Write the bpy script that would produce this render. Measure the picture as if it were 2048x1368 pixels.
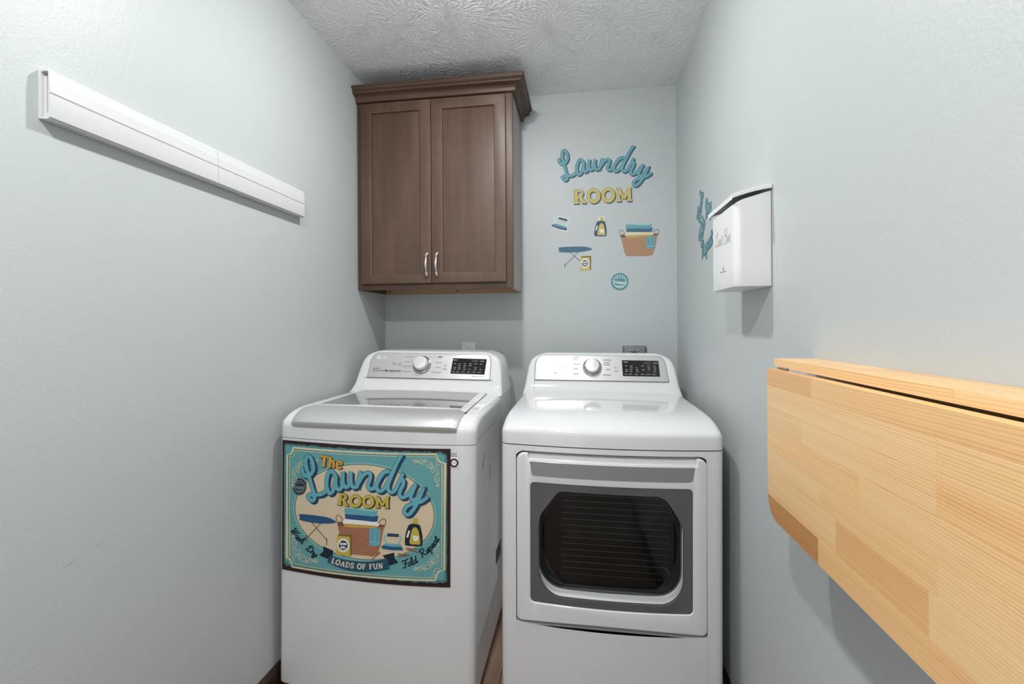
import bpy, bmesh, math, random
from mathutils import Vector, Matrix
from mathutils.geometry import tessellate_polygon
random.seed(7)
sc = bpy.context.scene
COL = sc.collection
for o in list(bpy.data.objects):
    bpy.data.objects.remove(o)

# ------------------------------------------------------------------ camera, world, exposure
W, H = 1.5283, 2.4417                      # room width (x), ceiling height (z); back wall y=0, left wall x=0
cam_data = bpy.data.cameras.new('camera')
cam_data.sensor_width = 36.0
cam_data.lens = 938.59 * 36.0 / 2048.0
cam_data.shift_y = -(684.0 - 651.58) / 2048.0
cam_data.clip_start = 0.02
cam = bpy.data.objects.new('camera', cam_data)
COL.objects.link(cam)
yaw, roll = 0.1449, -0.0064
R_ = Vector((math.cos(yaw), math.sin(yaw), 0)); F_ = Vector((-math.sin(yaw), math.cos(yaw), 0)); U_ = Vector((0, 0, 1))
Rr = R_ * math.cos(roll) + U_ * math.sin(roll); Ur = U_ * math.cos(roll) - R_ * math.sin(roll)
M = Matrix((Rr, Ur, -F_)).transposed().to_4x4()
M.translation = Vector((1.0516, -2.4299, 1.2478))
cam.matrix_world = M
sc.camera = cam
world = bpy.data.worlds.new('world'); sc.world = world
world.use_nodes = True
world.node_tree.nodes['Background'].inputs[0].default_value = (0.95, 0.98, 1.0, 1)
world.node_tree.nodes['Background'].inputs[1].default_value = 1.0
sc.view_settings.view_transform = 'Standard'
sc.view_settings.look = 'None'
sc.view_settings.gamma = 1.0
sc.view_settings.exposure = 0.33
sc.view_settings.use_curve_mapping = False
LAMP_POWER = (600.0, 1050.0)               # emission strength of the two ceiling lamps' domes (near the back wall, by the added doorway)
LAMPS = ((0.735, -1.10), (0.70, -2.47))     # x, y of the two ceiling lamps

# ------------------------------------------------------------------ materials
def lin(c):
    return tuple((v / 255 / 12.92) if v / 255 <= 0.04045 else ((v / 255 + 0.055) / 1.055) ** 2.4 for v in c) + (1,)

def mat(name, c, rough=0.5, metal=0.0, spec=0.5, coat=0.0, srgb=True):
    m = bpy.data.materials.new(name); m.use_nodes = True
    b = m.node_tree.nodes['Principled BSDF']
    b.inputs['Base Color'].default_value = lin(c) if srgb else tuple(c) + (1,)
    b.inputs['Roughness'].default_value = rough
    b.inputs['Metallic'].default_value = metal
    b.inputs['Specular IOR Level'].default_value = spec
    b.inputs['Coat Weight'].default_value = coat
    b.inputs['Coat Roughness'].default_value = 0.08
    return m

class NT:
    """small helper for node graphs"""
    def __init__(s, m): s.t = m.node_tree; s.b = s.t.nodes['Principled BSDF']
    def n(s, kind, **kw):
        nd = s.t.nodes.new(kind)
        for k, v in kw.items():
            if k.startswith('i_'):
                key = k[2:]
                key = int(key) if key.isdigit() else key.replace('_', ' ')
                if isinstance(v, bpy.types.NodeSocket): s.t.links.new(v, nd.inputs[key])
                else: nd.inputs[key].default_value = v
            else: setattr(nd, k, v)
        return nd
    def math(s, op, a, b=None, c=None):
        nd = s.t.nodes.new('ShaderNodeMath'); nd.operation = op
        for i, v in enumerate((a, b, c)):
            if v is None: continue
            if isinstance(v, bpy.types.NodeSocket): s.t.links.new(v, nd.inputs[i])
            else: nd.inputs[i].default_value = v
        return nd.outputs[0]
    def mix(s, f, a, b):
        nd = s.t.nodes.new('ShaderNodeMix'); nd.data_type = 'RGBA'
        for i, v in ((0, f), (6, a), (7, b)):
            if isinstance(v, bpy.types.NodeSocket): s.t.links.new(v, nd.inputs[i])
            else: nd.inputs[i].default_value = v
        return nd.outputs[2]
    def to(s, out, key): s.t.links.new(out, s.b.inputs[key])
    def bump(s, height, strength, dist):
        nd = s.n('ShaderNodeBump'); nd.inputs['Strength'].default_value = strength; nd.inputs['Distance'].default_value = dist
        s.t.links.new(height, nd.inputs['Height']); s.to(nd.outputs[0], 'Normal')
    def ramp(s, f, stops):
        nd = s.t.nodes.new('ShaderNodeValToRGB')
        while len(nd.color_ramp.elements) < len(stops): nd.color_ramp.elements.new(0.5)
        for e, (p, c) in zip(nd.color_ramp.elements, stops): e.position = p; e.color = c
        s.t.links.new(f, nd.inputs[0]); return nd.outputs[0]

def wall_paint(name, scuff=False):
    m = mat(name, (0.505, 0.541, 0.546), 0.42, spec=0.35, srgb=False); g = NT(m)
    tc = g.n('ShaderNodeTexCoord').outputs['Object']
    nz = g.n('ShaderNodeTexNoise', i_Vector=tc, i_Scale=190.0, i_Detail=3.0)
    n2 = g.n('ShaderNodeTexNoise', i_Vector=tc, i_Scale=60.0, i_Detail=2.0)
    g.bump(g.math('ADD', nz.outputs[0], g.math('MULTIPLY', n2.outputs[0], 0.8)), 0.22, 0.0025)
    if scuff:                                # two faint rubbed marks low on the wall
        sp = g.n('ShaderNodeSeparateXYZ', i_Vector=tc)
        y, z = sp.outputs[1], sp.outputs[2]
        k = 0
        tot = None
        for (y0, z0, y1, z1, wd) in ((-1.585, 0.763, -1.612, 0.757, .0030), (-1.53, 0.775, -1.549, 0.768, .0028), (-1.505, 0.783, -1.512, 0.777, .0022)):
            L = math.hypot(y1 - y0, z1 - z0); ty, tz = (y1 - y0) / L, (z1 - z0) / L
            dy, dz = g.math('SUBTRACT', y, (y0 + y1) / 2), g.math('SUBTRACT', z, (z0 + z1) / 2)
            al = g.math('ADD', g.math('MULTIPLY', dy, ty), g.math('MULTIPLY', dz, tz))
            pe = g.math('ADD', g.math('MULTIPLY', dy, -tz), g.math('MULTIPLY', dz, ty))
            e = g.math('ADD', g.math('POWER', g.math('DIVIDE', g.math('ABSOLUTE', al), L * .6), 2.0), g.math('POWER', g.math('DIVIDE', g.math('ABSOLUTE', pe), wd), 2.0))
            f = g.math('MAXIMUM', g.math('SUBTRACT', 1.0, e), 0.0)
            tot = f if tot is None else g.math('ADD', tot, f)
        f = g.math('MULTIPLY', tot, g.math('MULTIPLY', nz.outputs[0], 0.55))
        g.to(g.mix(f, (0.505, 0.541, 0.546, 1), (0.22, 0.23, 0.23, 1)), 'Base Color')
    return m

def ceiling_paint():
    m = mat('stomped ceiling paint', (0.90, 0.905, 0.91), 0.7, spec=0.2, srgb=False); g = NT(m)
    tc = g.n('ShaderNodeTexCoord').outputs['Object']
    hs = None
    for off, sc_ in ((0.0, 3.6), (3.7, 4.3)):
        mp = g.n('ShaderNodeMapping', i_Vector=tc); mp.inputs['Location'].default_value = (off, off * .6, 0)
        dn = g.n('ShaderNodeTexNoise', i_Vector=mp.outputs[0], i_Scale=9.0, i_Detail=2.0)
        dv = g.n('ShaderNodeVectorMath', operation='MULTIPLY_ADD', i_0=dn.outputs['Color'], i_1=(.05, .05, 0), i_2=mp.outputs[0])
        vo = g.n('ShaderNodeTexVoronoi', i_Vector=dv.outputs[0], i_Scale=sc_, voronoi_dimensions='2D')
        sv = g.n('ShaderNodeVectorMath', operation='SCALE', i_0=dv.outputs[0]); sv.inputs['Scale'].default_value = sc_
        sp = g.n('ShaderNodeSeparateXYZ', i_Vector=vo.outputs['Position'])
        # offset from the cell centre, in scaled units
        df = g.n('ShaderNodeVectorMath', operation='SUBTRACT', i_0=dv.outputs[0], i_1=vo.outputs['Position'])
        ds = g.n('ShaderNodeSeparateXYZ', i_Vector=df.outputs[0])
        ang = g.math('ARCTAN2', ds.outputs[1], ds.outputs[0])
        n3 = g.n('ShaderNodeTexNoise', i_Vector=mp.outputs[0], i_Scale=26.0, i_Detail=1.0)
        ph = g.math('ADD', g.math('MULTIPLY', ang, 19.0), g.math('MULTIPLY', n3.outputs[0], 7.0))
        st = g.math('POWER', g.math('ABSOLUTE', g.math('SINE', ph)), 3.0)
        n4 = g.n('ShaderNodeTexNoise', i_Vector=mp.outputs[0], i_Scale=38.0, i_Detail=2.0)
        st = g.math('MULTIPLY', st, g.math('GREATER_THAN', n4.outputs[0], 0.47))
        hs = st if hs is None else g.math('MAXIMUM', hs, g.math('MULTIPLY', st, 0.7))
    fn = g.n('ShaderNodeTexNoise', i_Vector=tc, i_Scale=150.0, i_Detail=2.0)
    g.bump(g.math('ADD', hs, g.math('MULTIPLY', fn.outputs[0], 0.35)), 0.55, 0.004)
    return m

def stained_wood(name, vertical=True, c1=(0.060, 0.032, 0.020), c2=(0.120, 0.071, 0.046)):
    m = mat(name, (90, 68, 56), 0.44, spec=0.4, coat=0.0); g = NT(m)
    tc = g.n('ShaderNodeTexCoord').outputs['Object']
    oi = g.n('ShaderNodeObjectInfo')
    ad = g.n('ShaderNodeVectorMath', operation='MULTIPLY_ADD', i_0=oi.outputs['Random'], i_1=(3.0, 5.0, 7.0), i_2=tc)
    mp = g.n('ShaderNodeMapping', i_Vector=ad.outputs[0]); mp.inputs['Scale'].default_value = (34, 34, 2.6) if vertical else (2.6, 34, 34)
    n1 = g.n('ShaderNodeTexNoise', i_Vector=mp.outputs[0], i_Scale=1.0, i_Detail=6.0, i_Roughness=0.62)
    mp2 = g.n('ShaderNodeMapping', i_Vector=ad.outputs[0]); mp2.inputs['Scale'].default_value = (5, 5, 1.6) if vertical else (1.6, 5, 5)
    n2 = g.n('ShaderNodeTexNoise', i_Vector=mp2.outputs[0], i_Scale=1.0, i_Detail=2.0)
    mp3 = g.n('ShaderNodeMapping', i_Vector=ad.outputs[0]); mp3.inputs['Scale'].default_value = (9, 9, 28) if vertical else (28, 9, 9)
    n3 = g.n('ShaderNodeTexNoise', i_Vector=mp3.outputs[0], i_Scale=1.0, i_Detail=1.0)    # faint cross figure of maple
    f = g.math('ADD', g.math('MULTIPLY', n1.outputs[0], 0.55), g.math('ADD', g.math('MULTIPLY', n2.outputs[0], 0.7), g.math('MULTIPLY', n3.outputs[0], 0.12)))
    g.to(g.ramp(f, [(0.44, c1 + (1,)), (0.88, c2 + (1,))]), 'Base Color')
    g.bump(n1.outputs[0], 0.05, 0.001)
    return m

def pine(name, c1, c2, axis='y'):
    """growth-ring stripes along y with a colour of its own per stave"""
    m = mat(name, (222, 180, 130), 0.38, spec=0.4, coat=0.1); g = NT(m)
    tc = g.n('ShaderNodeTexCoord').outputs['Object']
    oi = g.n('ShaderNodeObjectInfo')
    ad = g.n('ShaderNodeVectorMath', operation='MULTIPLY_ADD', i_0=oi.outputs['Random'], i_1=(5.0, 3.0, 9.0), i_2=tc)
    mp = g.n('ShaderNodeMapping', i_Vector=ad.outputs[0]); mp.inputs['Scale'].default_value = (6, 1.1, 6)
    dn = g.n('ShaderNodeTexNoise', i_Vector=mp.outputs[0], i_Scale=1.0, i_Detail=2.0)
    sp = g.n('ShaderNodeSeparateXYZ', i_Vector=ad.outputs[0])
    zz = g.math('ADD', g.math('ADD', sp.outputs[2], sp.outputs[0]), g.math('MULTIPLY', dn.outputs[0], 0.035))
    zz = g.math('ADD', zz, g.math('MULTIPLY', sp.outputs[1], g.math('MULTIPLY', g.math('SUBTRACT', oi.outputs['Random'], 0.5), 0.06)))
    cz = g.n('ShaderNodeCombineXYZ', i_0=g.math('MULTIPLY', zz, 230.0))
    n1d = g.n('ShaderNodeTexNoise', i_Vector=cz.outputs[0], i_Scale=1.0, i_Detail=1.0)          # uneven ring spacing
    w = g.math('SINE', g.math('ADD', g.math('MULTIPLY', zz, 1500.0), g.math('MULTIPLY', n1d.outputs[0], 7.0)))
    w2 = g.math('POWER', g.math('ADD', g.math('MULTIPLY', w, 0.5), 0.5), 3.0)
    mp2 = g.n('ShaderNodeMapping', i_Vector=ad.outputs[0]); mp2.inputs['Scale'].default_value = (120, 3.0, 120)
    fn = g.n('ShaderNodeTexNoise', i_Vector=mp2.outputs[0], i_Scale=1.0, i_Detail=4.0)
    mp3 = g.n('ShaderNodeMapping', i_Vector=ad.outputs[0]); mp3.inputs['Scale'].default_value = (30, 1.3, 30)
    am = g.n('ShaderNodeTexNoise', i_Vector=mp3.outputs[0], i_Scale=1.0, i_Detail=2.0)
    f = g.math('ADD', g.math('MULTIPLY', w2, g.math('MULTIPLY', am.outputs[0], 0.68)), g.math('ADD', g.math('MULTIPLY', fn.outputs[0], 0.22), g.math('MULTIPLY', am.outputs[0], 0.3)))
    g.to(g.ramp(f, [(0.15, c1 + (1,)), (0.72, c2 + (1,))]), 'Base Color')
    return m

def floor_wood():
    m = mat('brown floor plank', (118, 84, 62), 0.4); g = NT(m)
    tc = g.n('ShaderNodeTexCoord').outputs['Object']; oi = g.n('ShaderNodeObjectInfo')
    ad = g.n('ShaderNodeVectorMath', operation='MULTIPLY_ADD', i_0=oi.outputs['Random'], i_1=(5.0, 3.0, 9.0), i_2=tc)
    mp = g.n('ShaderNodeMapping', i_Vector=ad.outputs[0]); mp.inputs['Scale'].default_value = (40, 3, 10)
    n1 = g.n('ShaderNodeTexNoise', i_Vector=mp.outputs[0], i_Scale=1.0, i_Detail=5.0)
    g.to(g.ramp(n1.outputs[0], [(0.3, (.15, .085, .058, 1)), (0.7, (.30, .20, .145, 1))]), 'Base Color')
    return m

M_wall = wall_paint('grey blue wall paint'); M_wall_l = wall_paint('grey blue wall paint scuffed', True)
M_ceil = ceiling_paint()
M_woodv = stained_wood('stained maple upright'); M_woodh = stained_wood('stained maple level', False)
M_crown = stained_wood('stained maple crown', False, (0.060, 0.033, 0.021), (0.105, 0.060, 0.039))
M_side = mat('taupe cabinet side', (0.37, 0.325, 0.31), 0.45, srgb=False)
M_raw = mat('raw pale wood', (0.42, 0.27, 0.15), 0.6, srgb=False)
M_white = mat('white enamel', (0.71, 0.715, 0.72), 0.085, spec=0.5, coat=0.0, srgb=False)
M_plastic = mat('white plastic', (0.77, 0.775, 0.78), 0.38, srgb=False)
M_rail = mat('white rail plastic', (0.66, 0.665, 0.67), 0.38, srgb=False)
M_silver = mat('satin silver paint', (0.58, 0.585, 0.59), 0.36, metal=0.5, srgb=False)
M_panel = mat('brushed silver panel', (0.60, 0.60, 0.60), 0.40, metal=0.45, srgb=False)
M_chrome = mat('chrome', (0.48, 0.48, 0.48), 0.12, metal=1.0, srgb=False)
M_nickel = mat('brushed nickel', (0.70, 0.66, 0.62), 0.25, metal=1.0, srgb=False)
M_black = mat('black display', (0.008, 0.008, 0.009), 0.12, srgb=False)
M_dark = mat('dark rubber and gap shade', (0.012, 0.012, 0.012), 0.6, srgb=False)
M_smoke = mat('smoked lid glass', (0.20, 0.205, 0.205), 0.03, spec=0.8, srgb=False)
M_doorpan = mat('grey door glass border', (0.105, 0.105, 0.107), 0.16, spec=0.5, srgb=False)
M_band = mat('grey door band', (0.24, 0.24, 0.24), 0.3, srgb=False)
M_ink = mat('grey print', (0.10, 0.10, 0.10), 0.5, srgb=False)
M_inkl = mat('pale print', (0.34, 0.34, 0.34), 0.5, srgb=False)
M_steel = mat('steel plate', (0.22, 0.225, 0.23), 0.35, metal=0.5, srgb=False)
M_drum = mat('drum steel', (0.27, 0.275, 0.275), 0.35, metal=0.5, srgb=False)
M_drumline = mat('reflected grille line', (0.80, 0.80, 0.78), 0.4, metal=0.2, srgb=False)
M_base = mat('dark stained baseboard', (0.03, 0.016, 0.010), 0.35, srgb=False)
M_floor = floor_wood()
M_gap = mat('floor joint', (0.02, 0.014, 0.01), 0.8, srgb=False)

def glass_dark():
    m = bpy.data.materials.new('tinted door glass'); m.use_nodes = True; t = m.node_tree; t.nodes.clear()
    out = t.nodes.new('ShaderNodeOutputMaterial'); tr = t.nodes.new('ShaderNodeBsdfTransparent'); gl = t.nodes.new('ShaderNodeBsdfGlossy')
    tr.inputs[0].default_value = (0.55, 0.56, 0.56, 1); gl.inputs['Roughness'].default_value = 0.04
    fr = t.nodes.new('ShaderNodeFresnel'); mx = t.nodes.new('ShaderNodeMixShader')
    t.links.new(fr.outputs[0], mx.inputs[0]); t.links.new(tr.outputs[0], mx.inputs[1]); t.links.new(gl.outputs[0], mx.inputs[2]); t.links.new(mx.outputs[0], out.inputs[0])
    return m
M_glass = glass_dark()

def emit(name, c, s):
    m = bpy.data.materials.new(name); m.use_nodes = True
    b = m.node_tree.nodes['Principled BSDF']
    b.inputs['Emission Color'].default_value = c + (1,); b.inputs['Emission Strength'].default_value = s
    return m
M_lamp = [emit('lit lamp dome', (1.0, 0.995, 0.995), p) for p in LAMP_POWER]

# ------------------------------------------------------------------ object helpers
def org(p):
    v = Vector((0, 0, 0))
    while p is not None: v += p.location; p = p.parent
    return v

def obj(name, vf, m, parent=None, smooth=32):
    verts, faces = vf[0], vf[1]
    mi = vf[2] if len(vf) > 2 else None
    o_ = org(parent)
    me = bpy.data.meshes.new(name)
    me.from_pydata([tuple(Vector(v) - o_) for v in verts], [], faces)
    for x in (m if isinstance(m, (list, tuple)) else [m]): me.materials.append(x)
    if mi: me.polygons.foreach_set('material_index', mi)
    me.update()
    bm = bmesh.new(); bm.from_mesh(me)
    if not mi:
        bmesh.ops.remove_doubles(bm, verts=bm.verts, dist=1e-6)
        bmesh.ops.recalc_face_normals(bm, faces=bm.faces)
    bm.to_mesh(me); bm.free()
    if smooth:
        me.polygons.foreach_set('use_smooth', [True] * len(me.polygons))
        me.set_sharp_from_angle(angle=math.radians(smooth))
    o = bpy.data.objects.new(name, me); COL.objects.link(o)
    if parent is not None: o.parent = parent
    return o

def tag(o, label, cat, group=None):
    o['label'] = label; o['category'] = cat
    if group: o['group'] = group
    return o

def thing(name, label, cat, loc, group=None):
    o = bpy.data.objects.new(name, None); o.empty_display_size = .1; COL.objects.link(o); o.location = loc
    return tag(o, label, cat, group)

def struct(o): o['kind'] = 'structure'; return o

def joinvf(*l):
    V, F = [], []
    for v, f in l:
        n = len(V); V += list(v); F += [tuple(i + n for i in q) for q in f]
    return V, F

def box(x0, y0, z0, x1, y1, z1, b=0.0, seg=2):
    bm = bmesh.new(); bmesh.ops.create_cube(bm, size=1)
    for v in bm.verts: v.co = Vector((x0 + (v.co.x + .5) * (x1 - x0), y0 + (v.co.y + .5) * (y1 - y0), z0 + (v.co.z + .5) * (z1 - z0)))
    if b: bmesh.ops.bevel(bm, geom=list(bm.edges), offset=b, segments=seg, affect='EDGES', profile=.5)
    bm.verts.index_update()
    r = [v.co.copy() for v in bm.verts], [tuple(v.index for v in f.verts) for f in bm.faces]
    bm.free(); return r

def loft(rows, closed=False, cap0=False, cap1=False):
    n = len(rows[0]); V = [p for r in rows for p in r]; F = []
    for j in range(len(rows) - 1):
        for i in range(n if closed else n - 1):
            k = (i + 1) % n
            F.append((j * n + i, j * n + k, (j + 1) * n + k, (j + 1) * n + i))
    if cap0: F.append(tuple(range(n))[::-1])
    if cap1: F.append(tuple(range((len(rows) - 1) * n, len(rows) * n)))
    return V, F

def lathe(c, axis, prof, n=40, cap=True):
    """prof: list of (radius, height along axis)"""
    a = Vector(axis).normalized(); u = a.orthogonal().normalized(); w = a.cross(u)
    rows = [[Vector(c) + a * h + (u * math.cos(2 * math.pi * i / n) + w * math.sin(2 * math.pi * i / n)) * r for i in range(n)] for r, h in prof]
    return loft(rows, True, cap, cap)

def tube(pts, rad, n=10):
    pts = [Vector(p) for p in pts]; rows = []
    up = None
    for i, p in enumerate(pts):
        t = (pts[min(i + 1, len(pts) - 1)] - pts[max(i - 1, 0)]).normalized()
        if up is None: up = t.orthogonal().normalized()
        up = (up - t * up.dot(t)).normalized(); w = t.cross(up)
        r = rad[i] if isinstance(rad, (list, tuple)) else rad
        rows.append([p + (up * math.cos(2 * math.pi * k / n) + w * math.sin(2 * math.pi * k / n)) * r for k in range(n)])
    return loft(rows, True, True, True)

def area2(p): return sum(p[i][0] * p[(i + 1) % len(p)][1] - p[(i + 1) % len(p)][0] * p[i][1] for i in range(len(p)))
def ccw(p): return list(p) if area2(p) > 0 else list(p)[::-1]

def offset(poly, d):
    """shrink a ccw polygon by d"""
    if d == 0: return list(poly)
    out = []; n = len(poly)
    for i in range(n):
        a, b, c = Vector(poly[i - 1]), Vector(poly[i]), Vector(poly[(i + 1) % n])
        e1, e2 = (b - a), (c - b)
        if e1.length < 1e-9: e1 = e2
        if e2.length < 1e-9: e2 = e1
        e1.normalize(); e2.normalize()
        n1, n2 = Vector((-e1.y, e1.x)), Vector((-e2.y, e2.x))
        m_ = n1 + n2
        if m_.length < 1e-6: m_ = n1
        m_.normalize(); k = max(.4, m_.dot(n1))
        out.append(tuple(b + m_ * (d / k)))
    return out

def rrect(x0, y0, x1, y1, r, n=6):
    rs = r if isinstance(r, (list, tuple)) else (r,) * 4       # bl, br, tr, tl
    P = []
    for (cx, cy, a0, rr) in ((x0 + rs[0], y0 + rs[0], 180, rs[0]), (x1 - rs[1], y0 + rs[1], 270, rs[1]), (x1 - rs[2], y1 - rs[2], 0, rs[2]), (x0 + rs[3], y1 - rs[3], 90, rs[3])):
        if rr <= 1e-6: P.append((cx, cy)); continue
        for i in range(n + 1):
            a = math.radians(a0 + 90 * i / n); P.append((cx + rr * math.cos(a), cy + rr * math.sin(a)))
    return P

def ell(cx, cy, rx, ry, n=32): return [(cx + rx * math.cos(2 * math.pi * i / n), cy + ry * math.sin(2 * math.pi * i / n)) for i in range(n)]

def catmull(P, n=8, closed=False):
    P = [Vector(p) for p in P]; out = []; N = len(P)
    for i in range(N if closed else N - 1):
        if closed: p0, p1, p2, p3 = P[i - 1], P[i], P[(i + 1) % N], P[(i + 2) % N]
        else: p0, p1, p2, p3 = P[max(i - 1, 0)], P[i], P[i + 1], P[min(i + 2, N - 1)]
        for k in range(n):
            t = k / n
            out.append(.5 * ((2 * p1) + (p2 - p0) * t + (2 * p0 - 5 * p1 + 4 * p2 - p3) * t * t + (3 * p1 - p0 - 3 * p2 + p3) * t ** 3))
    if not closed: out.append(P[-1])
    return [tuple(v) for v in out]

def cutmesh(V, F, cuts, axis=0):
    bm = bmesh.new(); vs = [bm.verts.new(v) for v in V]
    for f in F:
        try: bm.faces.new([vs[i] for i in f])
        except ValueError: pass
    no = [0, 0, 0]; no[axis] = 1
    for c in cuts:
        co = [0, 0, 0]; co[axis] = c
        bmesh.ops.bisect_plane(bm, geom=bm.verts[:] + bm.edges[:] + bm.faces[:], plane_co=co, plane_no=no, dist=1e-7)
    bm.verts.index_update()
    r = [v.co.copy() for v in bm.verts], [tuple(v.index for v in f.verts) for f in bm.faces]
    bm.free(); return r

def plate(outer, holes, h0, h1, mapf, bev=0.0, cuts=(), back=False, hole_bev=None, seg=3):
    """solid plate in a (u, v) drawing plane raised from h0 to h1, rounded front edges, holes; mapf puts it in the room"""
    outer = ccw(outer); holes = [ccw(h) for h in holes]
    hb = bev if hole_bev is None else hole_bev
    V, F = [], []
    def side(poly, sgn, b):
        lev = [(0, h0), (0, h1 - b)] + ([(b * (1 - math.cos(math.pi / 2 * k / seg)), h1 - b + b * math.sin(math.pi / 2 * k / seg)) for k in range(1, seg + 1)] if b else [])
        rows = [[(p[0], p[1], hh) for p in offset(poly, sgn * d)] for d, hh in lev]
        v, f = loft(rows, True); n = len(V); V.extend(v); F.extend(tuple(i + n for i in q) for q in f)
        return offset(poly, sgn * (b if b else 0))
    loops = [side(outer, 1, bev)] + [side(h, -1, hb) for h in holes]
    def cap(loops, hh):
        flat = [p for l in loops for p in l]; n = len(V)
        V.extend((p[0], p[1], hh) for p in flat)
        for t in tessellate_polygon([[Vector((p[0], p[1], 0)) for p in l] for l in loops]): F.append(tuple(i + n for i in t))
    cap(loops, h1)
    if back: cap([outer] + holes, h0)
    if len(cuts): V, F = cutmesh(V, F, cuts)
    return [mapf(*v) for v in V], F

def frange(a, b, n): return [a + (b - a) * i / n for i in range(n + 1)]

# ------------------------------------------------------------------ flat print (decals, sign, lettering)
class Art:
    """flat printed artwork: filled shapes and brush strokes stacked in thin layers on a surface"""
    def __init__(s, mapf, eps=6e-5, base=0.0):
        s.mapf, s.eps, s.h = mapf, eps, base; s.V, s.F, s.I, s.M = [], [], [], []; s.cut = None
    def mi(s, m):
        if m not in s.M: s.M.append(m)
        return s.M.index(m)
    def add(s, V, F, m):
        if s.cut and V:
            lo, hi = min(v[0] for v in V), max(v[0] for v in V)
            if hi - lo > s.cut:
                V, F = cutmesh(V, F, frange(lo, hi, int((hi - lo) / s.cut) + 1)[1:-1])
        n = len(s.V); s.V += [s.mapf(v[0], v[1], v[2]) for v in V]; s.F += [tuple(i + n for i in f) for f in F]; s.I += [s.mi(m)] * len(F)
        s.h += s.eps
    def fill(s, poly, m, holes=()):
        loops = [list(poly)] + [list(h) for h in holes]; flat = [p for l in loops for p in l]
        F = [tuple(t) for t in tessellate_polygon([[Vector((p[0], p[1], 0)) for p in l] for l in loops])]
        s.add([(p[0], p[1], s.h) for p in flat], F, m)
    def stroke(s, pts, w, m, closed=False, smooth=0, cap=True, dx=0, dy=0):
        P = catmull(pts, smooth, closed) if smooth else [tuple(p) for p in pts]
        P = [Vector((p[0] + dx, p[1] + dy)) for p in P]
        Q = [P[0]]
        for p in P[1:]:
            if (p - Q[-1]).length > 1e-7: Q.append(p)
        P = Q + ([Q[0]] if closed else [])
        N = len(P); V, F = [], []; r = w / 2
        if N < 2: return
        for i, p in enumerate(P):
            if closed: a, b = P[i - 1] if i else P[-2], P[(i + 1)] if i < N - 1 else P[1]
            else: a, b = P[max(i - 1, 0)], P[min(i + 1, N - 1)]
            t = (b - a).normalized(); nn = Vector((-t.y, t.x)); k = 1.0
            if 0 < i < N - 1:
                e = (p - P[i - 1]).normalized(); k = 1 / max(.5, abs(t.dot(e)))
            h = s.h + s.eps * .8 * i / N
            V += [(p.x + nn.x * r * k, p.y + nn.y * r * k, h), (p.x - nn.x * r * k, p.y - nn.y * r * k, h)]
            if i: F.append((2 * i - 2, 2 * i - 1, 2 * i + 1, 2 * i))
        if cap and not closed:
            for i, sg in ((0, -1), (N - 1, 1)):
                p = P[i]; t = (P[1] - P[0]).normalized() if i == 0 else (P[-1] - P[-2]).normalized()
                t = t * sg; nn = Vector((-t.y, t.x)); b = len(V); h = s.h + s.eps * .8 * i / N
                for k in range(9):
                    a = math.pi * k / 8 - math.pi / 2
                    q = p + t * (math.cos(a) * r) + nn * (math.sin(a) * r); V.append((q.x, q.y, h))
                F.append(tuple(range(b, b + 9)))
        s.add(V, F, m)
    def text(s, body, x, y, size, m, align='CENTER', sx=1.0, flip=False):
        cu = bpy.data.curves.new('txt', 'FONT'); cu.body = body; cu.size = size; cu.align_x = align; cu.resolution_u = 2
        o = bpy.data.objects.new('txt', cu); me = o.to_mesh()
        sg = -1 if flip else 1
        V = [(x + v.co.x * sx, y + sg * v.co.y, s.h) for v in me.vertices]; F = [tuple(p.vertices) for p in me.polygons]
        o.to_mesh_clear(); bpy.data.objects.remove(o); bpy.data.curves.remove(cu)
        if F: s.add(V, F, m)
    def done(s, name, parent=None): return obj(name, (s.V, s.F, s.I), s.M, parent, smooth=0)

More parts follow.
